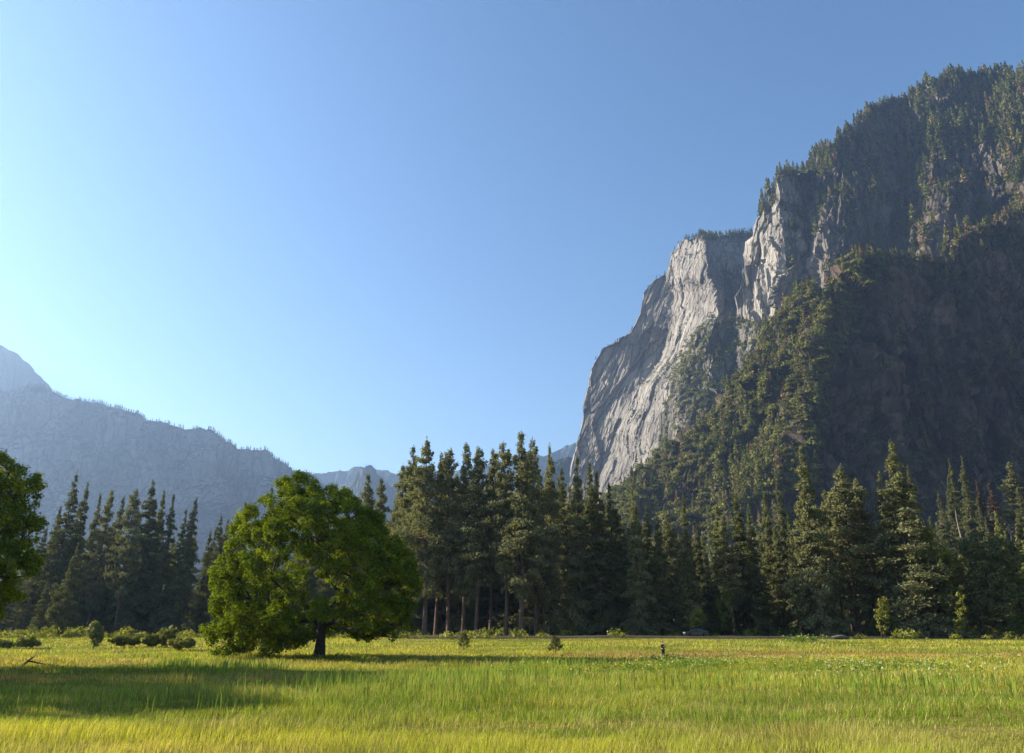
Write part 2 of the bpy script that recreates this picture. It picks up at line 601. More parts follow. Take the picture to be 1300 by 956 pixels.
# ------------------------------------------------------------------ mountains
RELIEF = {}


def relief(name, top, levels, px0, px1, nx, ny, py_bot, mat, amp, stretch=2.2, lean=0.0, back=((60, -10), (250, -90), (700, -420)), seed=1,
           facet=(90, 34, 13), fw=(1.0, 0.55, 0.28), soft=0.0, label='', wobble=14.0):
    tp = np.array(top, float)
    pxs = np.linspace(px0, px1, nx)
    tops = np.interp(pxs, tp[:, 0], tp[:, 1])
    T = np.linspace(0, 1, ny) ** 1.0
    PX = np.repeat(pxs[None, :], ny, 0)
    PY = py_bot + (tops[None, :] - py_bot) * T[:, None]
    lv = sorted(levels, key=lambda l: l[0])
    lpy = np.array([l[0] for l in lv], float)
    K = len(lv[0][1])
    bx = np.stack([np.interp(PY.ravel(), lpy, [l[1][k][0] for l in lv]) for k in range(K)], 1)
    bd = np.stack([np.interp(PY.ravel(), lpy, [l[1][k][1] for l in lv]) for k in range(K)], 1)
    wob = fbm(np.stack([PY.ravel() / 55, PX.ravel() / 160, 0 * PX.ravel() + seed], 1), 3, seed) * wobble
    bx[:, 1:-1] += wob[:, None]
    p = PX.ravel()
    D = np.where(p <= bx[:, 0], bd[:, 0], bd[:, -1])
    for k in range(K - 1):
        m = (p >= bx[:, k]) & (p <= bx[:, k + 1])
        t = (p - bx[:, k]) / np.maximum(1e-6, bx[:, k + 1] - bx[:, k])
        D = np.where(m, bd[:, k] + t * (bd[:, k + 1] - bd[:, k]), D)
    D = D.reshape(PX.shape)
    x, y, z = at(PX, PY, D)
    P = np.stack([x, y, z], -1)
    # the far side behind the skyline
    rows = [P]
    crest = P[-1]
    dirn = crest[:, :2] / np.linalg.norm(crest[:, :2], axis=1)[:, None]
    prev = (0, 0)
    for dy, dz in back:
        for q in (0.5, 1.0):
            a, b = prev[0] + (dy - prev[0]) * q, prev[1] + (dz - prev[1]) * q
            r = crest.copy()
            r[:, :2] += dirn * a
            r[:, 2] += b
            rows.append(r[None])
        prev = (dy, dz)
    P = np.concatenate(rows, 0)
    R = P.shape[0]
    du = np.gradient(P, axis=1)
    dv = np.gradient(P, axis=0)
    nr = np.cross(du, dv)
    nr /= np.linalg.norm(nr, axis=2)[:, :, None] + 1e-9
    q = P.reshape(-1, 3)
    qs = q.copy()
    qs[:, 0] = q[:, 0] - lean * q[:, 2]
    qs[:, 2] /= stretch
    w = qs + 9 * np.stack([noise(qs / 60, seed + 40), noise(qs / 60 + 9, seed + 41), noise(qs / 60 + 19, seed + 42)], 1)
    d = 0
    for s_, f_ in zip(facet, fw):
        d = d + f_ * facets(w / s_, seed + int(s_))
    d = d + 0.7 * fbm(qs / 150, 4, seed + 7) + 0.12 * fbm(qs / 9, 2, seed + 8)
    if soft:
        d = (1 - soft) * d + soft * 1.4 * fbm(q / 120, 5, seed + 9)
    q = q + nr.reshape(-1, 3) * (amp * d)[:, None]
    Q = q.reshape(R, nx, 3)
    i, j = np.meshgrid(np.arange(nx - 1), np.arange(R - 1))
    a = (j * nx + i).ravel()
    f = np.stack([a, a + 1, a + nx + 1, a + nx], 1)
    mb = MB()
    mb.add(Q.reshape(-1, 3), f)
    o = mb.build(name, mat, smooth=False)
    tag(o, label, 'mountain', kind='structure')
    du = np.gradient(Q, axis=1)
    dv = np.gradient(Q, axis=0)
    nr = np.cross(du, dv)
    nr /= np.linalg.norm(nr, axis=2)[:, :, None] + 1e-9
    PYf = np.vstack([PY, np.repeat(PY[-1:], R - ny, 0)])
    PXf = np.vstack([PX, np.repeat(PX[-1:], R - ny, 0)])
    RELIEF[name] = (Q, nr, PXf, PYf, ny)
    return o


# far ridges at the valley's end
relief('far_ridge', [(300, 640), (400, 600), (430, 598), (455, 596), (478, 594), (510, 600), (560, 596), (620, 590), (690, 580), (720, 565), (760, 560), (900, 560)],
       [(500, [(300, 6800), (500, 6700), (900, 6500)]), (650, [(300, 5800), (500, 5900), (900, 5800)]), (830, [(300, 5000), (500, 5000), (900, 5000)])],
       300, 900, 170, 50, 830, M['wood_far'], 55, 1.2, facet=(500, 220, 90), soft=0.4, seed=3, label='far hazy wooded ridge closing the valley')
relief('far_peak', [(400, 690), (430, 640), (448, 612), (455, 600), (462, 594), (470, 593), (478, 598), (490, 612), (505, 630), (530, 660), (560, 700)],
       [(560, [(400, 4700), (465, 4550), (560, 4750)]), (830, [(400, 4000), (465, 3900), (560, 4100)])],
       400, 560, 90, 50, 830, M['wood_far'], 26, 1.4, facet=(300, 130, 60), soft=0.3, seed=5, label='small dark pointed peak beyond the oak')
relief('near_ridge', [(640, 640), (690, 600), (712, 583), (735, 573), (760, 565), (800, 560)],
       [(540, [(640, 3500), (800, 3500)]), (830, [(640, 2900), (800, 2900)])],
       640, 800, 60, 40, 830, M['wood_far'], 22, 1.2, facet=(200, 90, 40), soft=0.5, seed=6, label='wooded blue slope at the foot of the pale cliff')
relief('dome', [(-420, 520), (-300, 430), (-180, 405), (-80, 415), (-20, 427), (0, 438), (20, 450), (40, 466), (55, 480), (65, 495), (85, 540), (110, 600)],
       [(380, [(-420, 3300), (0, 4050), (60, 4500), (110, 4800)]), (620, [(-420, 3200), (0, 3950), (60, 4350), (110, 4650)]), (830, [(-420, 3700), (0, 3700), (60, 3900), (110, 4200)])],
       -420, 110, 150, 70, 830, M['dome'], 16, 3, facet=(400, 200, 100), soft=0.6, seed=8, label='rounded bare granite dome at the left')
relief('left_mountain', [(-500, 430), (-300, 470), (-100, 490), (0, 500), (60, 497), (75, 502), (110, 512), (150, 522), (185, 532), (230, 538), (252, 538), (262, 543), (290, 560), (330, 568), (350, 580), (372, 592), (400, 604), (420, 622), (450, 660), (520, 720)],
       [(480, [(-500, 2600), (0, 3050), (150, 3250), (260, 3400), (300, 3520), (400, 3800), (520, 4100)]),
        (600, [(-500, 2500), (0, 2950), (150, 3130), (230, 3230), (290, 3400), (400, 3650), (520, 3950)]),
        (700, [(-500, 2350), (0, 2800), (150, 3000), (240, 3050), (300, 3200), (400, 3450), (520, 3800)]),
        (830, [(-500, 2100), (0, 2500), (150, 2600), (240, 2650), (300, 2700), (400, 2900), (520, 3200)])],
       -500, 520, 360, 110, 830, M['far'], 40, 2.8, facet=(230, 95, 40), soft=0.5, seed=11, label='long blue hazy mountain wall with trees along its crest')
# pale tower
relief('pale_granite_cliff', [(718, 650), (727, 590), (731, 575), (738, 540), (750, 467), (765, 441), (785, 430), (800, 421), (812, 398), (817, 371), (830, 356), (846, 346), (851, 322), (866, 307), (885, 299), (900, 300), (920, 299), (950, 296), (1100, 300)],
       [(285, [(718, 2170), (846, 2080), (889, 1930), (905, 2060), (950, 2140), (1100, 2200)]),
        (350, [(718, 2180), (849, 2085), (903, 1880), (922, 2000), (950, 2070), (1100, 2100)]),
        (400, [(718, 2190), (853, 2070), (905, 1850), (925, 1960), (960, 2000), (1100, 2000)]),
        (440, [(718, 2200), (838, 2110), (880, 1850), (925, 1930), (960, 1960), (1100, 2000)]),
        (490, [(718, 2220), (813, 2130), (852, 1870), (920, 1930), (960, 1930), (1100, 1950)]),
        (530, [(718, 2230), (795, 2140), (864, 1820), (920, 1880), (960, 1880), (1100, 1900)]),
        (600, [(718, 2250), (757, 2210), (838, 1860), (900, 1860), (960, 1800), (1100, 1750)]),
        (830, [(712, 2200), (735, 2130), (800, 1780), (900, 1750), (960, 1700), (1100, 1600)])],
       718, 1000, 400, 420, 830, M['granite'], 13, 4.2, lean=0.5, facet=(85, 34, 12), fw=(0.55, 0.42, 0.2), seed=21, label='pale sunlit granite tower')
relief('wooded_bowl', [(838, 560), (846, 520), (855, 492), (868, 462), (880, 437), (894, 417), (910, 407), (930, 405), (945, 410), (960, 411), (975, 415), (988, 424), (1003, 445), (1015, 480)],
       [(400, [(838, 1800), (888, 1600), (905, 1575), (935, 1570), (960, 1510), (1015, 1370)]),
        (480, [(838, 1760), (872, 1580), (900, 1540), (935, 1540), (960, 1470), (1015, 1330)]),
        (560, [(838, 1700), (870, 1520), (900, 1480), (935, 1480), (960, 1400), (1015, 1260)]),
        (700, [(838, 1560), (870, 1430), (900, 1400), (935, 1400), (960, 1330), (1015, 1200)])],
       838, 1015, 130, 130, 700, M['bowl'], 11, 1.8, lean=0.3, facet=(60, 28, 11), fw=(0.9, 0.6, 0.35), back=((25, 4), (70, 0), (160, -120)), seed=71, label='dark wooded shoulder below the recess of the pale tower')
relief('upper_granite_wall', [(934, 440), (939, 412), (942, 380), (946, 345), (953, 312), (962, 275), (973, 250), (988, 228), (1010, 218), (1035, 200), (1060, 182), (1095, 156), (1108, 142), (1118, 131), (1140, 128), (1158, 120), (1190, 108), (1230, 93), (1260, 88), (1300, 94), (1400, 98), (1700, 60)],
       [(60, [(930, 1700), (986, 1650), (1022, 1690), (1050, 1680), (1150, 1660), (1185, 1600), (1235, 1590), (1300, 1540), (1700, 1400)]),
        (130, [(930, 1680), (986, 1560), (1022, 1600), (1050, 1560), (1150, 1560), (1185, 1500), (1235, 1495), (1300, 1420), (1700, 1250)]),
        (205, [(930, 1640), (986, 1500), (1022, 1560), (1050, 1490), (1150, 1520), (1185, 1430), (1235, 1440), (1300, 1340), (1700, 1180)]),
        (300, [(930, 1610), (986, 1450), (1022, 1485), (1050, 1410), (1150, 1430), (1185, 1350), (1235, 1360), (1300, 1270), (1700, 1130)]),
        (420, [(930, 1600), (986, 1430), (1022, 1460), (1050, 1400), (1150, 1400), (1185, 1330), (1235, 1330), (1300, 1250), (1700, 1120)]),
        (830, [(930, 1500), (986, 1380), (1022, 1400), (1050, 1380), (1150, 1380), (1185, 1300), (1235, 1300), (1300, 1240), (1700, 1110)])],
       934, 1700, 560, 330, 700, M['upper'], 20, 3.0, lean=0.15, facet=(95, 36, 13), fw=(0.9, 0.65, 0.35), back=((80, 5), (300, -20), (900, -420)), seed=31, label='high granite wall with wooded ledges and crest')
relief('brushy_spur_and_dark_wall', [(700, 800), (740, 730), (770, 685), (790, 645), (815, 606), (850, 568), (880, 546), (905, 521), (930, 488), (960, 453), (990, 411), (1015, 382), (1045, 358), (1085, 338), (1120, 324), (1160, 335), (1190, 325), (1215, 308), (1260, 280), (1300, 258), (1400, 230), (1700, 200)],
       [(200, [(700, 1500), (960, 1330), (1060, 1160), (1085, 1160), (1300, 1190), (1700, 1060)]),
        (330, [(700, 1450), (960, 1260), (1055, 1075), (1085, 1080), (1300, 1150), (1700, 1010)]),
        (480, [(700, 1400), (900, 1180), (1030, 960), (1050, 975), (1300, 1075), (1700, 980)]),
        (640, [(700, 1300), (800, 1120), (1000, 880), (1040, 905), (1300, 990), (1700, 940)]),
        (720, [(700, 1100), (800, 950), (980, 740), (1040, 770), (1300, 700), (1700, 700)]),
        (830, [(700, 700), (800, 600), (980, 500), (1040, 450), (1300, 330), (1700, 300)])],
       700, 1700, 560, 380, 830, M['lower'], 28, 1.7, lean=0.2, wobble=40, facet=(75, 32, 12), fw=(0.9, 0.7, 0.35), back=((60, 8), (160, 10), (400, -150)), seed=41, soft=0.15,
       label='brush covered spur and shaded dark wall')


# ------------------------------------------------------------------ foliage builders
def hill_conifer_block(mb, pos, h, seed=0, vary=None, nspray=90, mat=0):
    """many small conifers as loose tapered sprays; pos (n,3), h (n)"""
    n = len(pos)
    k = nspray
    t = rng.random((n, k)) ** 0.75                       # 0 base .. 1 tip
    R = h[:, None] * rng.uniform(0.15, 0.25, (n, 1)) * (1 - t) ** 0.85 + 0.25
    r = R * np.sqrt(rng.random((n, k))) * rng.uniform(0.75, 1.15, (n, k))
    th = rng.random((n, k)) * 2 * math.pi
    c = np.stack([np.cos(th) * r, np.sin(th) * r, (0.06 + 0.94 * t) * h[:, None]], -1) + pos[:, None, :]
    out = np.stack([np.cos(th), np.sin(th), np.full_like(th, 0.15)], -1)
    size = (h[:, None] * 0.10 * (1.15 - 0.7 * t) + 0.3) * rng.uniform(0.7, 1.4, (n, k))
    nn = out * 0.6 + rng.normal(size=out.shape) * 0.7 + (0, 0, 0.4)
    vv = rng.random(n) if vary is None else vary
    vr = np.clip(vv[:, None] + rng.normal(0, 0.05, (n, k)), 0, 1)
    V, f = cards(c.reshape(-1, 3), size.ravel() * 1.5, 0.62, nn.reshape(-1, 3), 0.3)
    mb.add(V, f, mat, np.repeat(vr.ravel(), 4))


def brush_block(mb, pos, r, vary=None, k=52):
    n = len(pos)
    d = unit(n * k).reshape(n, k, 3)
    d[:, :, 2] = np.abs(d[:, :, 2]) * 0.9 - 0.1
    rr = rng.uniform(0.55, 1.05, (n, k, 1))
    c = pos[:, None, :] + d * rr * r[:, None, None] * (1, 1, 0.85)
    size = r[:, None] * rng.uniform(0.24, 0.48, (n, k))
    vv = rng.random(n) if vary is None else vary
    vr = np.clip(vv[:, None] + rng.normal(0, 0.07, (n, k)), 0, 1)
    V, f = cards(c.reshape(-1, 3), size.ravel(), 0.75, d.reshape(-1, 3), 0.7)
    mb.add(V, f, 0, np.repeat(vr.ravel(), 4))


def pick(name, n, cond, back=False):
    """n random surface points of a relief where cond(px,py,nz) gives a weight"""
    Q, nr, PX, PY, ny = RELIEF[name]
    px, py, nz = PX.ravel(), PY.ravel(), nr[:, :, 2].ravel()
    e1 = np.linalg.norm(np.gradient(Q, axis=1), axis=2)
    e2 = np.linalg.norm(np.gradient(Q, axis=0), axis=2)
    area = (e1 * e2).ravel()
    w = cond(px, py, nz) * area
    rowi = np.repeat(np.arange(Q.shape[0]), Q.shape[1])
    if not back:
        w = np.where(rowi < ny, w, 0)
    w = np.where((px > 5000), 0, w)
    w = w / w.sum()
    idx = rng.choice(len(w), n, p=w)
    return Q.reshape(-1, 3)[idx] + rng.normal(0, 1.0, (n, 3)) * (1.5, 1.5, 0), px[idx], py[idx]


def dist_line(px, py, line):
    """signed vertical distance below a polyline (positive: below the line in the picture)"""
    l = np.array(line, float)
    return py - np.interp(px, l[:, 0], l[:, 1])


inframe = lambda px: (px > -30) & (px < 1420)

# --- wooded crest and ledges of the upper wall
top2 = [(934, 440), (953, 312), (988, 228), (1035, 200), (1095, 156), (1118, 131), (1158, 120), (1230, 93), (1300, 94), (1420, 98)]


def w_crest(px, py, nz):
    d = dist_line(px, py, top2)
    band = np.interp(px, [934, 980, 1040, 1120, 1180, 1300, 1420], [4, 12, 32, 52, 85, 110, 110])
    return inframe(px) * (d < band) * (px > 962) * (nz > 0.1)


def w_ledge(px, py, nz):
    d = dist_line(px, py, top2)
    return inframe(px) * (px > 1000) * (d > 20) * np.clip((nz - 0.3) * 3, 0, 1) * (py < 345)


mb = MB()
P1, a, b_ = pick('upper_granite_wall', 3000, w_crest)
P2, a2, b2 = pick('upper_granite_wall', 1500, w_ledge)
P1b, _, _ = pick('upper_granite_wall', 500, lambda px, py, nz: inframe(px) * (px > 975) * (dist_line(px, py, top2) < 1), back=True)
PP = np.vstack([P1, P2, P1b])
gk = fbm(PP / (60, 60, 30), 3, 92) > np.where(np.arange(len(PP)) < len(P1), -0.55, -0.2)
PP = PP[gk]
hh = np.clip(rng.lognormal(3.15, .33, len(PP)), 9, 44) * np.where(rng.random(len(PP)) < 0.3, 0.65, 1)
hill_conifer_block(mb, PP, hh, nspray=80)
# tower top, ledges and bowl
P3, _, _ = pick('pale_granite_cliff', 260, lambda px, py, nz: (px > 866) * (px < 955) * (py < 306) * 1.0, back=False)
P3b, _, _ = pick('pale_granite_cliff', 160, lambda px, py, nz: (px > 880) * (px < 955) * (py < 304) * 1.0, back=True)
P4, _, _ = pick('wooded_bowl', 190, lambda px, py, nz: (px > 868) * (py < 560) * np.clip(nz + 0.1, 0, 1))
P5, _, _ = pick('pale_granite_cliff', 26, lambda px, py, nz: (px > 745) * (px < 870) * (dist_line(px, py, [(745, 470), (765, 441), (800, 421), (817, 371), (846, 346), (866, 307)]) < 3) * 1.0)
P6, _, _ = pick('pale_granite_cliff', 110, lambda px, py, nz: (px > 918) * (px < 944) * (py > 340) * (py < 420) * 1.0)
for P_, lo, hi in ((P3, 9, 20), (P3b, 9, 20), (P4, 10, 24), (P5, 6, 12), (P6, 12, 26)):
    hill_conifer_block(mb, P_, rng.uniform(lo, hi, len(P_)), nspray=60, vary=rng.random(len(P_)) * 0.8)
# conifers on the spur
crest3 = [(790, 645), (850, 568), (905, 521), (960, 453), (1015, 382), (1085, 338), (1120, 324), (1160, 335), (1215, 308), (1300, 258), (1420, 230)]


def spur_zone(px, py):
    """the sunlit, overgrown flank: between the crest and a ragged lower edge"""
    low = np.interp(px, [780, 830, 870, 930, 960, 1000, 1025, 1055, 1080, 1100], [700, 720, 720, 720, 710, 690, 600, 500, 430, 345])
    return (px > 775) & (px < 1098) & (py < low + 14 * np.sin(px / 9.0))


P7, _, _ = pick('brushy_spur_and_dark_wall', 1100, lambda px, py, nz: spur_zone(px, py) * np.where(px > 900, 1.0, 0.4))
hill_conifer_block(mb, P7, rng.uniform(9, 27, len(P7)), nspray=90, vary=rng.random(len(P7)) ** 0.8)
P8, _, _ = pick('brushy_spur_and_dark_wall', 520, lambda px, py, nz: inframe(px) * (px > 1085) * (dist_line(px, py, crest3) < 40) * np.clip(nz, 0, 1))
hill_conifer_block(mb, P8, rng.uniform(9, 20, len(P8)), nspray=70)
# talus wood above the right-hand grove
P9, _, _ = pick('brushy_spur_and_dark_wall', 420, lambda px, py, nz: inframe(px) * (py > 690) * (px > 780) * 1.0)
hill_conifer_block(mb, P9, rng.uniform(12, 26, len(P9)), nspray=80, vary=rng.random(len(P9)) * 0.8)
Pd, _, _ = pick('brushy_spur_and_dark_wall', 1500, lambda px, py, nz: inframe(px) * (px > 1000) * (py > 320) * (py < 700) * np.clip(nz + 0.2, 0, 1))
Pd = Pd[fbm(Pd / (70, 70, 28), 3, 91) > 0.05]
hill_conifer_block(mb, Pd, rng.uniform(7, 20, len(Pd)), nspray=60, vary=rng.random(len(Pd)) * 0.7)
o = mb.build('mountain_wood', M['hill_needles'])
tag(o, 'small conifers covering the crest, ledges and slopes of the granite cliffs', 'mountain wood', kind='stuff')

# --- brush on the spur, in the bowl and on the ledges
mb = MB()
B1, _, _ = pick('brushy_spur_and_dark_wall', 9500, lambda px, py, nz: spur_zone(px, py) * 1.0)
gk = fbm(np.stack([B1[:, 0], B1[:, 1], B1[:, 2]], 1) / 45, 3, 88) > -0.42
B1 = B1[gk]
brush_block(mb, B1, np.clip(rng.lognormal(1.38, 0.42, len(B1)), 2.0, 10), vary=np.where(rng.random(len(B1)) < .1, rng.random(len(B1)), .25 + .35 * rng.random(len(B1))))
B2, _, _ = pick('brushy_spur_and_dark_wall', 420, lambda px, py, nz: inframe(px) * (px > 1000) * (py > 330) * np.clip((nz - 0.35) * 4, 0, 1))
brush_block(mb, B2, rng.uniform(3.0, 7.0, len(B2)), vary=rng.random(len(B2)) * .4)
B3, _, _ = pick('upper_granite_wall', 1300, lambda px, py, nz: inframe(px) * (px > 985) * np.clip((nz - 0.25) * 3, 0, 1) * (py < 350))
brush_block(mb, B3, rng.uniform(2.0, 5.0, len(B3)))
B4, _, _ = pick('pale_granite_cliff', 2600, lambda px, py, nz: ((px > np.interp(py, [400, 440, 480, 520, 560, 620], [905, 868, 850, 862, 855, 815])) & (px < 985) & (py > 402)) * np.clip(nz + 0.1, 0, 1))
brush_block(mb, B4, rng.uniform(3, 7, len(B4)), vary=rng.random(len(B4)) * 0.8)
Bb, _, _ = pick('wooded_bowl', 1300, lambda px, py, nz: (py < 590) * np.clip(nz + 0.15, 0, 1))
brush_block(mb, Bb, np.clip(rng.lognormal(1.5, 0.4, len(Bb)), 2, 9), vary=rng.random(len(Bb)) * 0.8)
B5, _, _ = pick('pale_granite_cliff', 260, lambda px, py, nz: (px < 880) * np.clip((nz - 0.45) * 4, 0, 1))
brush_block(mb, B5, rng.uniform(2, 4.5, len(B5)), vary=rng.random(len(B5)) * 0.7)
B6, _, _ = pick('brushy_spur_and_dark_wall', 1800, lambda px, py, nz: inframe(px) * (py > 650) * 1.0)
brush_block(mb, B6, rng.uniform(2.5, 5.5, len(B6)), vary=rng.random(len(B6)) * 0.7)
o = mb.build('hillside_brush', M['brush'])
tag(o, 'olive green brush and scrub oak covering the spur', 'brush', kind='stuff')

# --- far crest trees
mb = MB()
P_, _, _ = pick('left_mountain', 1000, lambda px, py, nz: (px > -20) * (px < 420) * (dist_line(px, py, [(0, 500), (75, 502), (150, 522), (185, 532), (252, 538), (290, 560), (330, 568), (372, 592), (400, 604), (450, 660)]) < 3) * 1.0)
hill_conifer_block(mb, P_, rng.uniform(9, 20, len(P_)) * rng.uniform(0.4, 1.0, len(P_)), nspray=60, vary=rng.random(len(P_)) * 0.5)
P_, _, _ = pick('left_mountain', 2200, lambda px, py, nz: (px > -20) * (px < 450) * np.clip((nz - 0.4) * 3, 0, 1))
hill_conifer_block(mb, P_, rng.uniform(10, 20, len(P_)), nspray=14, vary=rng.random(len(P_)) * 0.5)
for nm, k, s_ in (('far_ridge', 900, 26), ('far_peak', 350, 18), ('near_ridge', 500, 20)):
    P_, _, _ = pick(nm, k, lambda px, py, nz: (py < 640) * 1.0)
    hill_conifer_block(mb, P_, rng.uniform(s_ * 0.5, s_, len(P_)), nspray=14, vary=rng.random(len(P_)) * 0.5)
o = mb.build('far_forest', M['hill_needles'])
tag(o, 'far-off wood on the hazy ridges across the valley', 'far forest', kind='stuff')


# ------------------------------------------------------------------ conifers of the valley floor
def conifer_proto(kind, seed, name, foliage):
    """40 m tree at the origin; crown and trunk are meshes of their own"""
    r = np.random.default_rng(seed)
    Ht = 40.0
    root = empty(name, (0, 0, -500))
    root['category'] = 'tree'
    bend = r.normal(0, 0.35, 2)
    axis = lambda z: np.stack([bend[0] * np.sin(z / 13.0), bend[1] * np.sin(z / 11.0 + 1), z], -1)
    tb = MB()
    zz = np.linspace(-0.6, Ht * 0.985, 14)
    rad = 0.42 * (1 - zz / Ht * 0.97) ** 0.85 + 0.012
    rad[0] *= 1.5
    rad[1] *= 1.12
    tb.tube(axis(zz), rad, 9)
    start, R, pw, droop, nb = {'pine': (0.22, 5.4, 0.66, -0.10, 240), 'cedar': (0.05, 6.2, 0.86, -0.22, 280), 'fir': (0.04, 3.9, 0.9, -0.15, 280),
                               'wide': (0.08, 6.3, 0.85, -0.15, 290), 'bare': (0.30, 4.9, 0.55, -0.05, 190)}[kind]
    start = max(0.03, start + r.uniform(-0.06, 0.06))
    R *= r.uniform(0.85, 1.15)
    asym, aph = r.uniform(0.05, 0.32), r.uniform(0, 6.28)
    gap = r.uniform(start + .1, .8)
    cb = MB()
    cs, ns, sz, vy = [], [], [], []
    tt = start + (0.985 - start) * np.sort(r.random(nb)) ** 0.95
    # a few dead or broken stubs below the crown
    for t in tt:
        z = t * Ht
        u = (t - start) / (1 - start)
        prof = (1 - u) ** pw * (1 if kind not in ('pine', 'bare') else min(1.0, 0.45 + u * 2.6))
        lob = 1 + 0.10 * math.sin(t * 23 + seed)
        L = max(0.38, R * prof * r.uniform(0.35, 1.2) * lob)
        if r.random() < 0.08:
            L *= 1.3
        th = r.random() * 2 * math.pi
        L *= 1 + asym * math.cos(th - aph)
        if abs(t - gap) < 0.02 and r.random() < 0.7:
            L *= 0.4
        up = droop + 0.55 * u + r.normal(0, 0.12)
        dr = np.array([math.cos(th), math.sin(th), up])
        dr /= np.linalg.norm(dr)
        p0 = axis(np.array([z]))[0]
        s_ = np.linspace(0, 1, 4)
        sag = -0.22 if kind in ('cedar', 'fir', 'wide') else -0.08
        pts = p0 + dr * L * s_[:, None]
        pts[:, 2] += sag * L * s_ ** 2 + (0.10 * L * s_ ** 4)
        if L > 0.9:
            tb.tube(pts, 0.075 * (L / 4) ** 0.7 * (1 - s_ * 0.8) + 0.008, 4)
        m = int(4 + L * 27)
        q = np.sqrt(r.uniform(0.06, 1.0, m)) if kind not in ('pine', 'bare') else r.uniform(0.22, 1.04, m) ** 0.75
        if kind in ('pine', 'bare'):
            # needles sit in tufts
            q = np.round(q * 6 + r.uniform(-.35, .35, m)) / 6
        cpt = p0 + dr * L * q[:, None]
        cpt[:, 2] += sag * L * q ** 2
        side = np.array([-math.sin(th), math.cos(th), 0])
        wv = (0.34 * L * np.sin(np.clip(q, 0, 1) * math.pi * 0.85) * 0.5 + 0.16)
        cpt += side * (r.normal(0, 1, m) * wv)[:, None] * 0.8
        cpt[:, 2] += r.normal(0, 0.30 if kind in ('pine', 'bare', 'wide') else 0.2, m)
        cs.append(cpt)
        nrm = np.tile(np.array([dr[0] * 0.4, dr[1] * 0.4, 0.75]), (m, 1))
        ns.append(nrm)
        sz.append(r.uniform(0.34, 0.78, m) * (1.0 if L > 1.2 else 0.7))
        vy.append(np.clip(r.normal(0.42, 0.1) + r.normal(0, 0.08, m), 0, 1))
    # leader
    m = 12
    q = r.random(m)
    cs.append(axis(Ht * (0.955 + 0.055 * q)) + r.normal(0, 1, (m, 3)) * ((1.08 - q) * 0.26)[:, None])
    ns.append(np.tile((0, 0, 0.3), (m, 1)))
    sz.append(np.full(m, 0.4))
    vy.append(np.full(m, 0.5))
    c = np.vstack(cs)
    V, f = cards(c, np.concatenate(sz) * 1.1, 0.42, np.vstack(ns), 0.95)
    cb.add(V, f, 0, np.repeat(np.concatenate(vy), 4))
    tb.build('trunk', M['bark_pine'], root, smooth=True)
    cb.build('crown', foliage, root)
    return root


PROTO = {
    'pine': [conifer_proto('pine', 101 + k, 'pine_tree', M['needles']) for k in range(6)],
    'bare': [conifer_proto('bare', 151 + k, 'pine_tree', M['needles']) for k in range(4)],
    'cedar': [conifer_proto('cedar', 201 + k, 'cedar_tree', M['cedar']) for k in range(6)],
    'fir': [conifer_proto('fir', 301 + k, 'fir_tree', M['cedar']) for k in range(2)],
    'wide': [conifer_proto('wide', 401 + k, 'pine_tree', M['needles']) for k in range(4)],
    'light': [conifer_proto('cedar', 511 + k, 'cedar_tree', M['light_needles']) for k in range(2)],
    'dead': [conifer_proto('fir', 601, 'dead_fir_tree', M['dead_needles'])],
}
USED = set()
TREES = []


def plant(kind, px, py_top, D, label, group=None, width=1.0, base=None, var=None):
    """a conifer whose tip is seen at (px, py_top) at distance D"""
    x, y, z = [float(v) for v in at(px, py_top, D)]
    gz = ground_z(x, y) if base is None else base
    h = z - gz
    lst = PROTO[kind]
    p = lst[(len(TREES) if var is None else var) % len(lst)]
    if p.name not in USED:
        USED.add(p.name)
        o = p
    else:
        o = copy_tree(p)
        o['category'] = 'tree'
    o.location = (x, y, gz - 0.1)
    o.rotation_euler = (0, 0, float(rng.random() * 6.28))
    s = h / 40.0
    wxy = s * width * (1.0 if s > 0.5 else 1.15)
    o.scale = (wxy, wxy, s)
    tag(o, label, 'tree', group)
    TREES.append(o)
    return o


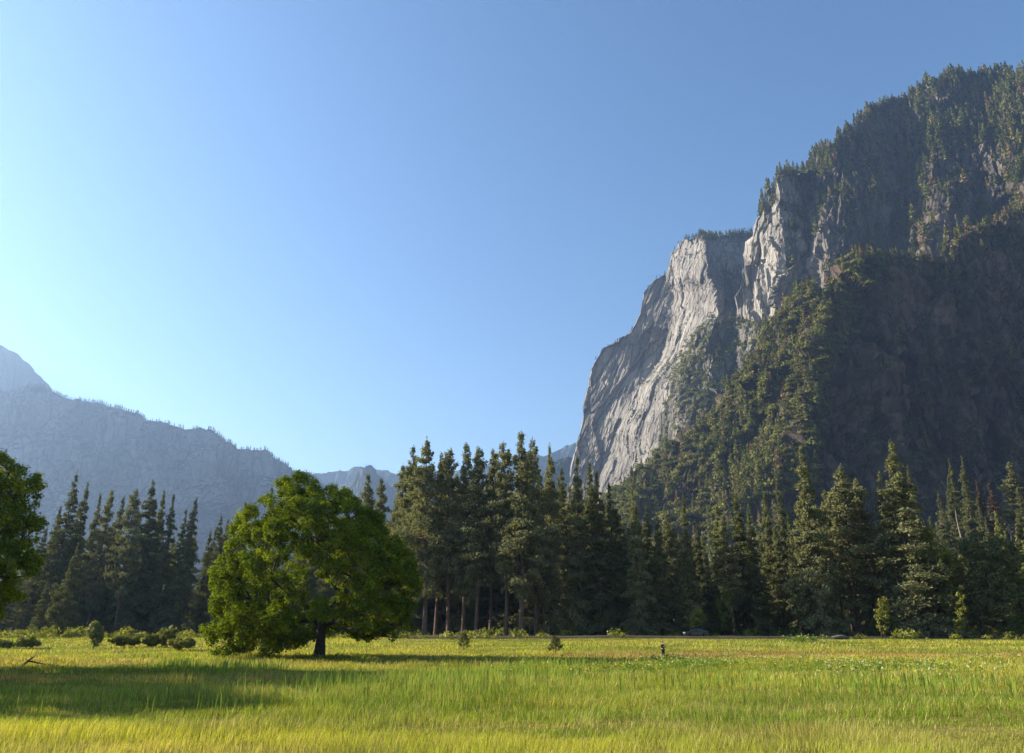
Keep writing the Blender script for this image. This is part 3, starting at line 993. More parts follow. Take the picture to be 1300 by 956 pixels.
GL, GM, GR, GT = 'conifers of the left grove', 'tall conifers of the central grove', 'conifers of the right grove', 'conifers on the slope at the right'
front = [
    # left grove
    ('cedar', 97, 599, 205, 'tallest pine at the left end of the left grove, twin of a shorter one', GL, .9),
    ('cedar', 113, 611, 207, 'slightly shorter conifer just right of the tallest left grove tree', GL, .75),
    ('cedar', 78, 640, 214, 'lower conifer at the outer left edge of the left grove', GL, .9),
    ('cedar', 128, 626, 215, 'slender conifer third from the left end of the left grove', GL, .8),
    ('pine', 142, 621, 208, 'conifer above the small pale round tree at the forest edge', GL, .8),
    ('cedar', 158, 628, 212, 'pointed conifer left of the leaning bare trunk in the left grove', GL, .8),
    ('bare', 174, 620, 200, 'pine with a pale leaning bare lower trunk in the left grove', GL, .9),
    ('cedar', 196, 608, 206, 'highest pointed conifer in the middle of the left grove', GL, 1.0),
    ('cedar', 209, 620, 211, 'conifer pressed against the highest tree of the left grove', GL, .8),
    ('cedar', 221, 626, 206, 'conifer right behind the dark round shrub of the meadow edge', GL, .85),
    ('fir', 235, 644, 215, 'narrow low conifer between two taller ones in the left grove', GL, .9),
    ('cedar', 250, 630, 205, 'dense pointed conifer left of the gap beside the big oak', GL, .9),
    ('cedar', 281, 652, 215, 'left one of two small conifers showing left of the oak', GL, .9),
    ('cedar', 290, 658, 222, 'right one of two small conifers showing left of the oak', GL, .9),
    ('cedar', 268, 672, 218, 'low dark conifer in the gap left of the big oak', GL, 1.0),
    ('cedar', 312, 636, 225, 'conifer peeping out directly left of the oak crown', GL, .9),
    ('fir', 347, 616, 235, 'small conifer tip poking up behind the oak crown', GL, .9),
    ('cedar', 60, 668, 205, 'conifer half hidden behind the leaves at the left picture edge', GL, 1.0),
    ('cedar', 20, 700, 200, 'low dark conifer seen under the left edge oak leaves', GL, 1.2),
    ('cedar', 100, 690, 190, 'lower grey green conifer in front of the tall left pair', GL, 1.0),
    ('cedar', 62, 735, 178, 'low pointed cedar at the meadow edge in front of the left grove', GL, 1.5),
    # behind the oak on its right
    ('pine', 468, 600, 230, 'left one of two pines rising right of the oak crown', GM, 1.05),
    ('pine', 486, 606, 226, 'right one of two pines rising right of the oak crown', GM, .95),
    ('pine', 503, 632, 236, 'low pine between the pine pair and the central grove', GM, .9),
    # central grove
    ('pine', 514, 590, 205, 'outer left pine of the central grove with long drooping limbs', GM, .9),
    ('pine', 527, 566, 200, 'tall pine near the left end of the central grove', GM, .9),
    ('pine', 545, 556, 190, 'tall full pale green pine dominating the left of the central grove', GM, 1.15),
    ('bare', 560, 575, 197, 'thinner bare trunked pine right of the full pale green pine', GM, .9),
    ('bare', 574, 569, 192, 'tall bare trunked pine in the left half of the central grove', GM, .95),
    ('pine', 592, 562, 190, 'dark columnar pine behind the small dark sapling', GM, .9),
    ('bare', 607, 567, 188, 'tall pine with a straight reddish trunk above the sapling', GM, 1.0),
    ('bare', 625, 570, 192, 'dark straight pine right of centre in the central grove', GM, .9),
    ('bare', 641, 561, 186, 'pine with slightly leaning pale trunk in mid grove', GM, .9),
    ('pine', 661, 547, 184, 'tallest and fullest pine of the whole central grove', GM, 1.2),
    ('pine', 677, 556, 192, 'pine shoulder to shoulder on the right with the tallest one', GM, .9),
    ('wide', 697, 563, 195, 'dark cone shaped pine right of the tallest pine', GM, .75),
    ('cedar', 713, 590, 204, 'lower pine in the dip right of the dark cone shaped pine', GM, .8),
    ('wide', 731, 577, 194, 'dark pine against the foot of the pale cliff', GM, .75),
    ('cedar', 748, 584, 196, 'dark pointed pine just right of the cliff foot pine', GM, .9),
    ('cedar', 757, 596, 190, 'dense dark conifer on the right shoulder of the central grove', GM, 1.0),
    ('cedar', 775, 612, 190, 'right end conifer of the central grove, short and dark', GM, 1.0),
    ('wide', 803, 618, 182, 'broad dark conifer standing apart before the brushy spur', GM, .85),
    ('cedar', 820, 640, 200, 'pale lower conifer behind the broad dark one', GM, .9),
    ('cedar', 833, 655, 184, 'low conifer left of the black spire', GR, 1.0),
    ('pine', 846, 650, 205, 'yellowish conifer top left of the black spire', GR, 1.0),
    ('fir', 866, 628, 178, 'very narrow black spire shaped conifer near the road', GR, 1.0),
    ('cedar', 884, 664, 195, 'low conifer just right of the black spire', GR, 1.0),
    # right grove
    ('light', 908, 640, 196, 'yellow green pine at the left end of the right grove', GR, 1.0),
    ('pine', 918, 652, 190, 'lower round topped pine beside the yellow green pine', GR, 1.0),
    ('cedar', 932, 627, 194, 'pointed pine in the left part of the right grove', GR, 1.0),
    ('cedar', 950, 648, 190, 'low conifer between two pointed ones in the right grove', GR, 1.0),
    ('cedar', 970, 624, 205, 'pale slender conifer set back left of the tall pine', GR, .9),
    ('fir', 987, 612, 225, 'thin conifer farthest back in the right grove', GR, 1.0),
    ('cedar', 1000, 650, 196, 'low dark conifer at the left foot of the tall pine', GR, 1.0),
    ('wide', 1015, 567, 176, 'tall sunlit pine standing alone before the dark wall', GR, .95),
    ('pine', 1047, 622, 184, 'shorter ragged pine right of the tall lone pine', GR, 1.1),
    ('pine', 1065, 590, 180, 'flat topped ragged pine left of the great pyramid pine', GR, 1.25),
    ('bare', 1086, 606, 182, 'thin pine squeezed against the great pyramid pine', GR, 1.1),
    ('wide', 1115, 598, 178, 'left shoulder conifer of the great pyramid pine', GR, 1.0),
    ('wide', 1131, 559, 172, 'great pyramid shaped sunlit pine, tallest at the right', GR, 1.35),
    ('cedar', 1152, 592, 230, 'small grey conifer tip right of the great pyramid pine', GR, .8),
    ('light', 1172, 668, 178, 'low light green tree right of the great pyramid pine', GR, 1.2),
    ('cedar', 1196, 690, 185, 'low conifer near the leaning dark trunk at the right', GR, 1.2),
    ('cedar', 1218, 680, 190, 'conifer in shade below the bare dead trunk', GR, 1.2),
    ('light', 1276, 672, 176, 'light green cedar near the right picture edge', GR, 1.0),
    ('light', 1262, 648, 215, 'tall light green cedar left of the one at the right edge', GR, .9),
    ('light', 1300, 668, 182, 'light green cedar cut by the right picture edge', GR, 1.0),
    ('cedar', 1290, 645, 225, 'cedar rising behind the pair at the right edge', GR, .9),
    ('cedar', 1330, 640, 190, 'cedar just outside the right picture edge', GR, 1.0),
]
for a in front:
    plant(a[0], a[1], a[2], a[3], a[4], a[5], a[6])

# slope trees, standing on the talus at the right
Qs, _, PXs, PYs, _n = RELIEF['brushy_spur_and_dark_wall']
flatQ = Qs.reshape(-1, 3)


def slope_z(x, y):
    d = (flatQ[:, 0] - x) ** 2 + (flatQ[:, 1] - y) ** 2
    return float(flatQ[np.argmin(d), 2])


slope = [
    ('cedar', 1204, 581, 430, 'single conifer high on the slope left of the red tipped one', .9),
    ('cedar', 1219, 578, 425, 'conifer on the slope with a dead reddish tip', .9),
    ('cedar', 1221, 600, 400, 'tall pale conifer in the middle of the slope cluster', 1.0),
    ('cedar', 1190, 622, 400, 'left outlying conifer of the slope cluster', .9),
    ('cedar', 1203, 608, 415, 'conifer between the left outlier and the tall pale one', .9),
    ('cedar', 1239, 630, 380, 'conifer on the slope right of the bare dead trunk', 1.0),
    ('dead', 1239, 608, 430, 'rust brown dead conifer on the slope', 1.2),
    ('dead', 1255, 612, 440, 'broad reddish dying conifer beside the rust brown one', 1.8),
    ('pine', 1280, 586, 420, 'round topped pine high on the slope near the right edge', 1.6),
    ('cedar', 1290, 618, 400, 'pointed conifer below the round topped slope pine', 1.0),
    ('cedar', 1302, 575, 420, 'conifer on the slope cut by the right picture edge', 1.0),
    ('cedar', 1250, 655, 350, 'lower slope conifer above the dark round oak', 1.0),
    ('cedar', 1180, 655, 360, 'lower slope conifer nearest the great pyramid pine', 1.0),
]
for kind, px, py, D, lab, w in slope:
    x, y, z = [float(v) for v in at(px, py, D)]
    bz = max(slope_z(x, y), ground_z(x, y))
    if z - bz < 12:
        bz = z - 22
    bz = max(bz, z - 42)
    plant(kind, px, py, D, lab, GT, w, base=bz)

# the back rows that close the groves
def back_rows(n, x0, x1, ytop, D0, D1, label, group):
    xs_ = np.linspace(x0, x1, n) + rng.normal(0, (x1 - x0) / n * 0.35, n)
    for px in xs_:
        ty = float(np.interp(px, [a for a, _ in ytop], [b for _, b in ytop])) + rng.uniform(0, 30)
        plant(('cedar', 'cedar', 'wide', 'cedar', 'pine')[int(rng.integers(5))], px, ty, float(rng.uniform(D0, D1)), label, group, float(rng.uniform(0.9, 1.25)))


back_rows(30, -60, 330, [(-60, 680), (60, 680), (100, 640), (200, 640), (260, 665), (330, 680)], 220, 290, 'dark conifer in the back rows of the left grove', GL + ', back rows')
back_rows(30, 350, 520, [(350, 690), (470, 650), (520, 620)], 225, 290, 'dark conifer in the rows hidden behind the big oak', GM + ', behind the oak')
back_rows(42, 515, 790, [(515, 605), (660, 590), (740, 610), (790, 640)], 215, 290, 'dark conifer in the back rows of the central grove', GM + ', back rows')
back_rows(34, 790, 1010, [(790, 665), (1010, 665)], 200, 280, 'dark conifer in the back rows beyond the road', GR + ', back rows by the road')
back_rows(34, 1010, 1330, [(1010, 670), (1330, 690)], 195, 270, 'dark conifer in the back rows of the right grove', GR + ', back rows')


# ------------------------------------------------------------------ broadleaf trees
def broadleaf(name, centers, cr, root_xyz, fork, trunk_r, leaf, nleaf, leafsize, bark, label, group=None, cat='tree', rmin=0.02, sub=1):
    """a limb system grown out to the leaf clumps; centers (n,3) world, cr (n) clump radius"""
    root_xyz = np.array(root_xyz, float)
    root = empty(name, root_xyz)
    tag(root, label, cat, group)
    c = centers - root_xyz
    nodes_ = [np.array([0, 0, -0.4]), np.array([0.05, 0, fork * 0.5]), np.array([0, 0, fork])]
    par = [-1, 0, 1]
    path = [0, fork * .5, fork]
    order = np.argsort(np.linalg.norm(c - nodes_[2], axis=1))
    NP = np.zeros((40000, 3)); NP[:3] = nodes_
    PL = np.zeros(40000); PL[:3] = path
    PAR = np.full(40000, -1); PAR[:3] = par
    cnt = 3
    tip = {}
    for i in order:
        tgt = c[i]
        d = np.linalg.norm(NP[2:cnt] - tgt, axis=1)
        cost = d + 0.32 * PL[2:cnt]
        j = int(np.argmin(cost)) + 2
        L = d[j - 2]
        k = max(1, min(6, int(L / 1.3)))
        a = NP[j].copy()
        prev = j
        # limbs set out along their parent and then bend towards the light
        par_dir = a - NP[PAR[j]] if PAR[j] >= 0 else np.array([0, 0, 1.0])
        par_dir = par_dir / (np.linalg.norm(par_dir) + 1e-6)
        ctrl = a + par_dir * L * 0.35 + np.array([0, 0, 0.05 * L])
        for q in range(1, k + 1):
            s_ = q / k
            pt = (1 - s_) ** 2 * a + 2 * s_ * (1 - s_) * ctrl + s_ ** 2 * tgt
            if q < k:
                pt = pt + rng.normal(0, 0.10 * min(1, L / 4), 3)
            NP[cnt] = pt
            PAR[cnt] = prev
            PL[cnt] = PL[prev] + L / k
            prev = cnt
            cnt += 1
        tip[i] = prev
    load = np.zeros(cnt)
    for i, t_ in tip.items():
        load[t_] += 1
    for k in range(cnt - 1, 0, -1):
        load[PAR[k]] += load[k]
    rad = np.maximum(rmin, trunk_r * (load / load[0]) ** 0.43)
    rad[0] = trunk_r * 1.45
    tb = MB()
    kids = {}
    for k in range(1, cnt):
        kids.setdefault(PAR[k], []).append(k)
    # chains: follow the heaviest child
    stack = [(0, None)]
    while stack:
        start, came = stack.pop()
        chain = [came] if came is not None else []
        k = start
        while True:
            chain.append(k)
            ch = sorted(kids.get(k, []), key=lambda a: -load[a])
            if not ch:
                break
            for e in ch[1:]:
                stack.append((e, k))
            k = ch[0]
        if len(chain) > 1:
            pr = rad[chain].copy()
            if came is not None:
                pr[0] = min(pr[0], pr[1] * 1.25)
            tb.tube(NP[chain], pr, 9 if pr.max() > trunk_r * 0.4 else (6 if pr.max() > 0.08 else 4))
    n = len(c)
    lb = MB()
    per = np.maximum(6, (nleaf * (cr ** 2) / (cr ** 2).mean() / n)).astype(int)
    idx = np.repeat(np.arange(n), per)
    m = len(idx)
    dd = unit(m)
    rr = rng.random(m) ** 0.5
    off = dd * (rr * cr[idx])[:, None] * (1, 1, 0.85)
    cc = c[idx] + off
    nn = dd * 1.0 + (0, 0, 0.35)
    vy = np.clip(rng.normal(0.45, 0.14, n)[idx] + rng.normal(0, 0.10, m), 0, 1)
    V, f = cards(cc, leafsize * rng.uniform(0.7, 1.35, m), 0.68, nn, 0.65)
    lb.add(V, f, 0, np.repeat(vy, 4))
    tb.build('trunk', bark, root, smooth=True)
    lb.build('crown', leaf, root)
    return root


def crown_points(outline, D, n, depth_scale=1.0, shell=0.55, holes=(), seed=0, lump=0, inset=0.0):
    """clump centres inside the outline (pixels at distance D), given a body in depth; outline becomes metres"""
    r = np.random.default_rng(seed)
    o = np.array(outline, float)
    if inset:
        m_ = o.mean(0)
        dd_ = o - m_
        o = m_ + dd_ * (1 - inset / (np.linalg.norm(dd_, axis=1)[:, None] + 1e-6))
    X, _, Z = at(o[:, 0], o[:, 1], D)
    z0, z1 = Z.min(), Z.max()
    pts = []
    # inside test
    def inside(x, z):
        ins = np.zeros(len(x), bool)
        for a in range(len(X)):
            b = (a + 1) % len(X)
            cond = (Z[a] > z) != (Z[b] > z)
            xi = (X[b] - X[a]) * (z - Z[a]) / (Z[b] - Z[a] + 1e-12) + X[a]
            ins ^= cond & (x < xi)
        return ins
    zs = np.linspace(z0, z1, 60)
    gx = np.linspace(X.min(), X.max(), 160)
    lo, hi = [], []
    for zz in zs:
        m = inside(gx, np.full(160, zz + 1e-4))
        lo.append(gx[m].min() if m.any() else np.nan)
        hi.append(gx[m].max() if m.any() else np.nan)
    lo, hi = np.array(lo), np.array(hi)
    ok = ~np.isnan(lo)
    while len(pts) < n:
        x = r.uniform(X.min(), X.max(), 4000)
        z = r.uniform(z0, z1, 4000)
        m = inside(x, z)
        x, z = x[m], z[m]
        l = np.interp(z, zs[ok], lo[ok])
        h = np.interp(z, zs[ok], hi[ok])
        u = np.clip((x - (l + h) / 2) / ((h - l) / 2 + 1e-6), -1, 1)
        ymax = (h - l) / 2 * np.sqrt(1 - u ** 2) * depth_scale
        # keep the shell dense and the middle open
        s = r.random(len(x))
        yy = np.where(s < shell, np.sign(r.random(len(x)) - 0.5) * r.uniform(0.72, 1.0, len(x)), r.uniform(-0.75, 0.75, len(x)))
        y = yy * ymax
        if lump:
            keepm = fbm(np.stack([x, y, z], 1) / lump, 2, seed + 60) > -0.2
            x, y, z = x[keepm], y[keepm], z[keepm]
        for a, b, c in zip(x, y, z):
            keep = True
            for (hx, hz, hr, p) in holes:
                if (a - hx) ** 2 + (c - hz) ** 2 < hr ** 2 and r.random() < p:
                    keep = False
            if keep:
                pts.append((a, D + b, c))
            if len(pts) >= n:
                break
    return np.array(pts)


# the big oak
OD = 91.0
oak_outline = [(271, 742), (268, 728), (280, 708), (283, 690), (292, 672), (300, 655), (310, 640), (322, 642), (330, 628), (348, 622), (352, 604), (366, 598), (384, 597),
               (400, 603), (404, 618), (416, 624), (428, 612), (446, 618), (458, 634), (463, 648), (474, 640), (486, 650), (492, 668), (508, 676), (520, 688), (528, 704),
               (534, 722), (537, 745), (532, 762), (526, 785), (512, 800), (490, 806), (470, 812), (452, 800), (436, 812), (420, 800), (404, 812), (390, 822), (350, 826),
               (310, 828), (282, 826), (272, 806), (276, 785), (270, 765)]
hx = lambda px, py: (float(at(px, py, OD)[0]), float(at(px, py, OD)[2]))
holes = [(*hx(403, 745), 2.6, 0.75), (*hx(430, 700), 1.8, 0.4), (*hx(450, 800), 1.6, 0.7), (*hx(495, 802), 1.4, 0.6), (*hx(360, 715), 1.6, 0.5), (*hx(418, 800), 1.3, 0.8), (*hx(340, 690), 1.3, 0.5), (*hx(462, 735), 1.3, 0.5)]
pts = crown_points(oak_outline, OD, 1150, 0.95, 0.62, holes, 4, 2.2, 7)
skirt = [(272, 800), (300, 790), (350, 792), (392, 785), (396, 806), (384, 824), (340, 828), (290, 828)]
sk = crown_points(skirt, OD, 50, 0.8, 0.3, (), 14)
sk[:, 1] -= 3.5
sk2 = crown_points([(432, 786), (520, 782), (524, 800), (480, 812), (436, 806)], OD, 34, 0.9, 0.3, (), 15)
pts = np.vstack([pts, sk, sk2])
ox, oy, _ = [float(v) for v in at(398, 830, OD)]
broadleaf('oak_tree', pts, rng.uniform(0.45, 1.0, len(pts)), (ox + 0.6, OD, ground_z(ox, OD)), 3.2, 0.5, M['oak'], 150000, 0.26, M['bark_oak'],
          'big spreading green oak standing alone in the meadow', rmin=0.022)

# the oak at the left edge
LD = 66.0
lo_outline = [(-240, 700), (-235, 640), (-210, 590), (-160, 550), (-100, 535), (-50, 545), (-15, 556), (6, 562), (14, 575), (30, 577), (40, 590), (52, 592), (60, 606), (57, 620), (50, 632), (60, 645), (58, 662),
              (48, 672), (52, 690), (60, 705), (58, 722), (40, 730), (22, 738), (10, 748), (24, 762), (20, 776), (0, 782), (-40, 775), (-90, 790), (-160, 790), (-220, 770)]
hl = lambda px, py: (float(at(px, py, LD)[0]), float(at(px, py, LD)[2]))
lh = [(*hl(22, 680), 0.8, 0.5), (*hl(5, 742), 0.7, 0.7), (*hl(12, 640), 0.5, 0.4)]
pts = crown_points(lo_outline, LD, 620, 0.9, 0.5, lh, 9, 0, 16)
ro = [(a_ - 13, b_ + 3) for a_, b_ in [(-40, 556), (-15, 556), (6, 562), (14, 575), (30, 577), (40, 590), (52, 592), (60, 606), (57, 620), (50, 632), (60, 645), (58, 662), (48, 672), (52, 690), (60, 705), (58, 722), (40, 730), (22, 738), (10, 748), (24, 762), (20, 776), (0, 782), (-40, 775)]]
pts = np.vstack([pts, crown_points(ro, LD, 210, 1.3, 0.2, lh, 19, 1.6, 0)])
lx, _, _ = [float(v) for v in at(-95, 830, LD)]
left_oak = broadleaf('oak_tree', pts, rng.uniform(0.4, 0.85, len(pts)), (lx, LD, ground_z(lx, LD)), 3.0, 0.5, M['oak'], 90000, 0.22, M['bark_oak'],
          'oak at the left picture edge, only its right leaves showing', rmin=0.016)
for cx_, cyy, rz_, sc_, lab_ in ((-52.0, 48.0, 1.9, 1.0, 'oak outside the left edge whose shadow crosses the near grass'), (-61.0, 55.0, 4.1, 1.25, 'oak farthest outside the left edge')):
    o2 = copy_tree(left_oak)
    o2['category'] = 'tree'
    o2.location = (cx_, cyy, ground_z(cx_, cyy))
    o2.rotation_euler = (0, 0, rz_)
    o2.scale = (sc_, sc_, sc_)
    o2['label'] = lab_


def blob_outline(px, py, w, h, n=14, seed=0):
    r = np.random.default_rng(seed)
    return [(px + math.cos(a) * w * r.uniform(.6, 1.2), py - math.sin(a) * h * r.uniform(.65, 1.25)) for a in np.linspace(0, 2 * math.pi, n, endpoint=False)]


def small_broadleaf(name, px, py, w, h, D, base_px, nclump, nleaf, cl, ls, mat, label, group=None, tr=0.12, fork=1.0, seed=1, cat='tree'):
    p = crown_points(blob_outline(px, py, w, h, seed=seed), D, nclump, 0.9, 0.4, (), seed)
    x, _, _ = [float(v) for v in at(base_px, 806, D)]
    gz = ground_z(x, D)
    p[:, 2] = np.maximum(p[:, 2], gz + 0.12)
    return broadleaf(name, p, rng.uniform(cl * 0.7, cl * 1.2, nclump), (x, D, gz), fork, tr, mat, nleaf, ls, M['bark_oak'], label, group, cat, rmin=0.008)


small_broadleaf('oak_tree', 1252, 725, 42, 62, 172, 1248, 200, 22000, 1.3, 0.42, M['cedar'], 'dark rounded oak under the slope trees at the right', tr=.35, fork=4, seed=3)
small_broadleaf('oak_tree', 1184, 730, 30, 52, 174, 1203, 130, 12000, 1.2, 0.42, M['shrub'], 'oak with a dark leaning trunk left of the rounded oak', tr=.3, fork=6, seed=5)
small_broadleaf('young_oak_tree', 1120, 780, 9, 27, 162, 1119, 70, 3400, .45, .26, M['shrub'], 'yellow green young tree below the great pyramid pine', seed=6, tr=.1)
small_broadleaf('young_oak_tree', 1219, 775, 7, 31, 162, 1218, 60, 2900, .42, .26, M['shrub'], 'narrow yellow green young tree right of the leaning trunk', seed=7, tr=.1)
small_broadleaf('young_oak_tree', 885, 784, 9, 13, 173, 886, 40, 2600, .6, .3, M['shrub'], 'small sunlit green tree behind the parked car', seed=8, tr=.1)
small_broadleaf('young_oak_tree', 920, 764, 9, 28, 180, 921, 50, 3000, .6, .3, M['shrub'], 'thin sunlit green tree in the shade right of the car', seed=9, tr=.1)
small_broadleaf('young_tree', 121, 805, 9, 12, 121, 121, 50, 4200, .5, .22, M['light_needles'], 'small pale round tree at the left forest edge', seed=10, tr=.08, fork=.8)
small_broadleaf('young_oak_tree', 72, 772, 12, 36, 172, 71, 60, 5200, .8, .3, M['cedar'], 'grey green young tree at the left forest edge', seed=12, tr=.1)
# shrubs on the meadow's far edge
SG = 'shrubs along the far edge of the meadow'
small_broadleaf('shrub', 231, 816.5, 15, 6, 113, 231, 80, 9000, .4, .16, M['shrub'], 'low bright green mound shaped shrub left of the oak', SG, .05, .2, 21, 'shrub')
small_broadleaf('shrub', 214, 811, 11, 8, 122, 214, 70, 6000, .45, .2, M['brush'], 'taller dark green shrub behind the bright mound', SG, .05, .3, 22, 'shrub')
small_broadleaf('shrub', 193, 812.5, 12, 6, 122, 193, 60, 5200, .4, .2, M['brush'], 'green shrub left of the taller dark one', SG, .05, .2, 23, 'shrub')
small_broadleaf('shrub', 160, 814, 20, 5, 121, 160, 60, 5200, .4, .2, M['brush'], 'long low brownish thicket in the shrub row', SG, .05, .2, 24, 'shrub')
small_broadleaf('shrub', 36, 815, 17, 5.5, 122, 36, 60, 5200, .45, .2, M['shrub'], 'low wide shrub beyond the fallen branch', SG, .05, .2, 25, 'shrub')
small_broadleaf('shrub', 8, 817, 12, 4.5, 122, 8, 40, 3200, .4, .2, M['shrub'], 'low shrub at the left picture edge', SG, .05, .2, 26, 'shrub')


# ------------------------------------------------------------------ trees one can tell apart on the high skyline
def hill_proto(k):
    mb = MB()
    hill_conifer_block(mb, np.zeros((1, 3)), np.array([26.0]), nspray=170, vary=np.array([0.25 + 0.2 * k]))
    mb.tube([(0, 0, -2), (0, 0, 12), (0, 0, 25)], [.5, .3, .05], 5, 1)
    return mb.build('hillside_conifer', [M['hill_needles'], M['bark_pine']])


hp = [hill_proto(k) for k in range(3)]
Qu, _, PXu, PYu, nyu = RELIEF['upper_granite_wall']
crow = Qu[nyu - 1]
cpx = PXu[nyu - 1]
for k, px in enumerate(np.linspace(972, 1296, 56) + rng.normal(0, 2.5, 56)):
    i = int(np.argmin(abs(cpx - px)))
    o = hp[k] if k < 3 else hp[k % 3].copy()
    if k >= 3:
        C.objects.link(o)
    o.location = crow[i] - np.array([0, 0, 1.0])
    s_ = float(rng.uniform(.55, 1.15))
    o.scale = (s_ * 1.15, s_ * 1.15, s_)
    o.rotation_euler = (0, 0, float(rng.random() * 6.28))
    tag(o, 'small conifer in the fringe along the crest of the high right-hand wall', 'tree', 'conifers on the crest of the high wall')
for px, py, w, lab in ((1134, 109, 6, 'lone round crowned pine on the bare crest knob, the lower of two'), (1157, 102, 6.5, 'lone round crowned pine on the bare crest knob, the upper of two')):
    i = int(np.argmin(abs(cpx - px)))
    b0 = crow[i]
    r_ = w / F * b0[1] * 1.1
    rt = empty('round_pine_tree', b0)
    tag(rt, lab, 'tree')
    mb = MB()
    mb.tube([(0, 0, -3), (0, 0, r_), (0, 0, r_ * 1.8)], [1.0, .7, .3], 6)
    mb.build('trunk', M['bark_pine'], rt)
    mb = MB()
    brush_block(mb, unit(26) * (r_ * .62, r_ * .62, r_ * .5) + (0, 0, r_ * 1.35), rng.uniform(.3, .5, 26) * r_, k=30, vary=np.full(26, .3))
    mb.build('crown', M['hill_needles'], rt)


# ------------------------------------------------------------------ saplings
def sapling(px, py_top, D, label, mirror=1):
    x, y, z = [float(v) for v in at(px, py_top, D)]
    gz = ground_z(x, y)
    h = z - gz
    root = empty('pine_sapling', (x, y, gz))
    tag(root, label, 'sapling', 'dark pine saplings in the meadow')
    tb, cb = MB(), MB()
    tb.tube([(0, 0, -.1), (0.05, 0, h * .4), (0.02, 0, h * .95)], [0.06, 0.045, 0.015], 6)
    cs = []
    for k in range(22):
        t_ = 0.15 + 0.8 * k / 22
        th = k * 2.4
        L = h * 0.42 * (1 - t_) ** 0.6 * rng.uniform(.7, 1.2)
        e = np.array([math.cos(th) * L * mirror, math.sin(th) * L, h * t_ + L * 0.55])
        p0 = np.array([0, 0, h * t_])
        tb.tube([p0, (p0 + e) / 2 - (0, 0, .04), e], [0.02, 0.015, 0.006], 4)
        for q in (0.6, 0.8, 1.0):
            cs.append(p0 + (e - p0) * q + rng.normal(0, 0.09, (26, 3)))
    c = np.vstack(cs)
    V, f = cards(c, rng.uniform(.14, .26, len(c)), 0.28)
    cb.add(V, f, 0, rng.random(len(V) // 4).repeat(4) * .4)
    tb.build('trunk', M['bark_oak'], root)
    cb.build('crown', M['cedar'], root)


sapling(589, 803, 112, 'wider dark pine sapling in the meadow beside the oak shadow')
sapling(705, 808, 100, 'smaller bare branched pine sapling right of the wider one', -1)


# ------------------------------------------------------------------ dead wood
def dead_snag():
    D = 385.0
    x, y, z = [float(v) for v in at(1213, 648, D)]
    xb, _, zb = [float(v) for v in at(1226, 712, D)]
    root = empty('dead_tree', (xb, y, zb))
    tag(root, 'bare pale leaning dead trunk on the slope at the right', 'dead tree')
    mb = MB()
    L = np.array([x - xb, 0, z - zb])
    s_ = np.linspace(-0.1, 1, 8)
    mb.tube(L * s_[:, None] + np.stack([0.3 * np.sin(s_ * 6), 0 * s_, 0 * s_], 1), 0.55 * (1 - s_ * 0.75), 8)
    mb.build('trunk', M['bark_pale'], root, smooth=True)
    for k in range(9):
        q = 0.35 + 0.07 * k
        b_ = MB()
        p0 = L * q
        th = k * 2.2
        e = p0 + np.array([math.cos(th) * 2.2, math.sin(th) * 2.2, 0.9]) * (1.2 - q)
        b_.tube([p0, (p0 + e) / 2 + (0, 0, .15), e], [.12, .08, .03], 5)
        b_.build('branch', M['bark_pale'], root, smooth=True)


dead_snag()


def fallen_branch():
    D = 72.0
    x, y, _ = [float(v) for v in at(40, 838, D)]
    root = empty('fallen_branch', (x, D, ground_z(x, D)))
    root.scale = (.68, .68, .62)
    tag(root, 'dark dead fallen branch with a forked end in the left grass', 'fallen branch')
    mb = MB()
    mb.tube([(-1.0, 0, .05), (-.55, .05, .5), (-.1, .1, .95), (.15, .1, 1.1)], [.15, .14, .10, .05], 7)
    mb.tube([(-.45, .05, .6), (.1, .1, .55), (.8, .2, .35), (2.2, .3, .12), (3.3, .4, .05)], [.12, .11, .1, .08, .04], 7)
    mb.build('limb', M['bark_oak'], root, smooth=True)
    for a, b_ in (((-.1, .1, .95), (.35, .2, 1.45)), ((.8, .2, .35), (1.2, .1, .8)), ((-.5, .05, .55), (-.9, .2, 1.0)), ((0, .1, .9), (-.35, .15, 1.3))):
        t_ = MB()
        a, b_ = np.array(a), np.array(b_)
        t_.tube([a, (a + b_) / 2 + (0.05, 0, .03), b_], [.06, .045, .015], 6)
        t_.build('twig', M['bark_oak'], root, smooth=True)


fallen_branch()


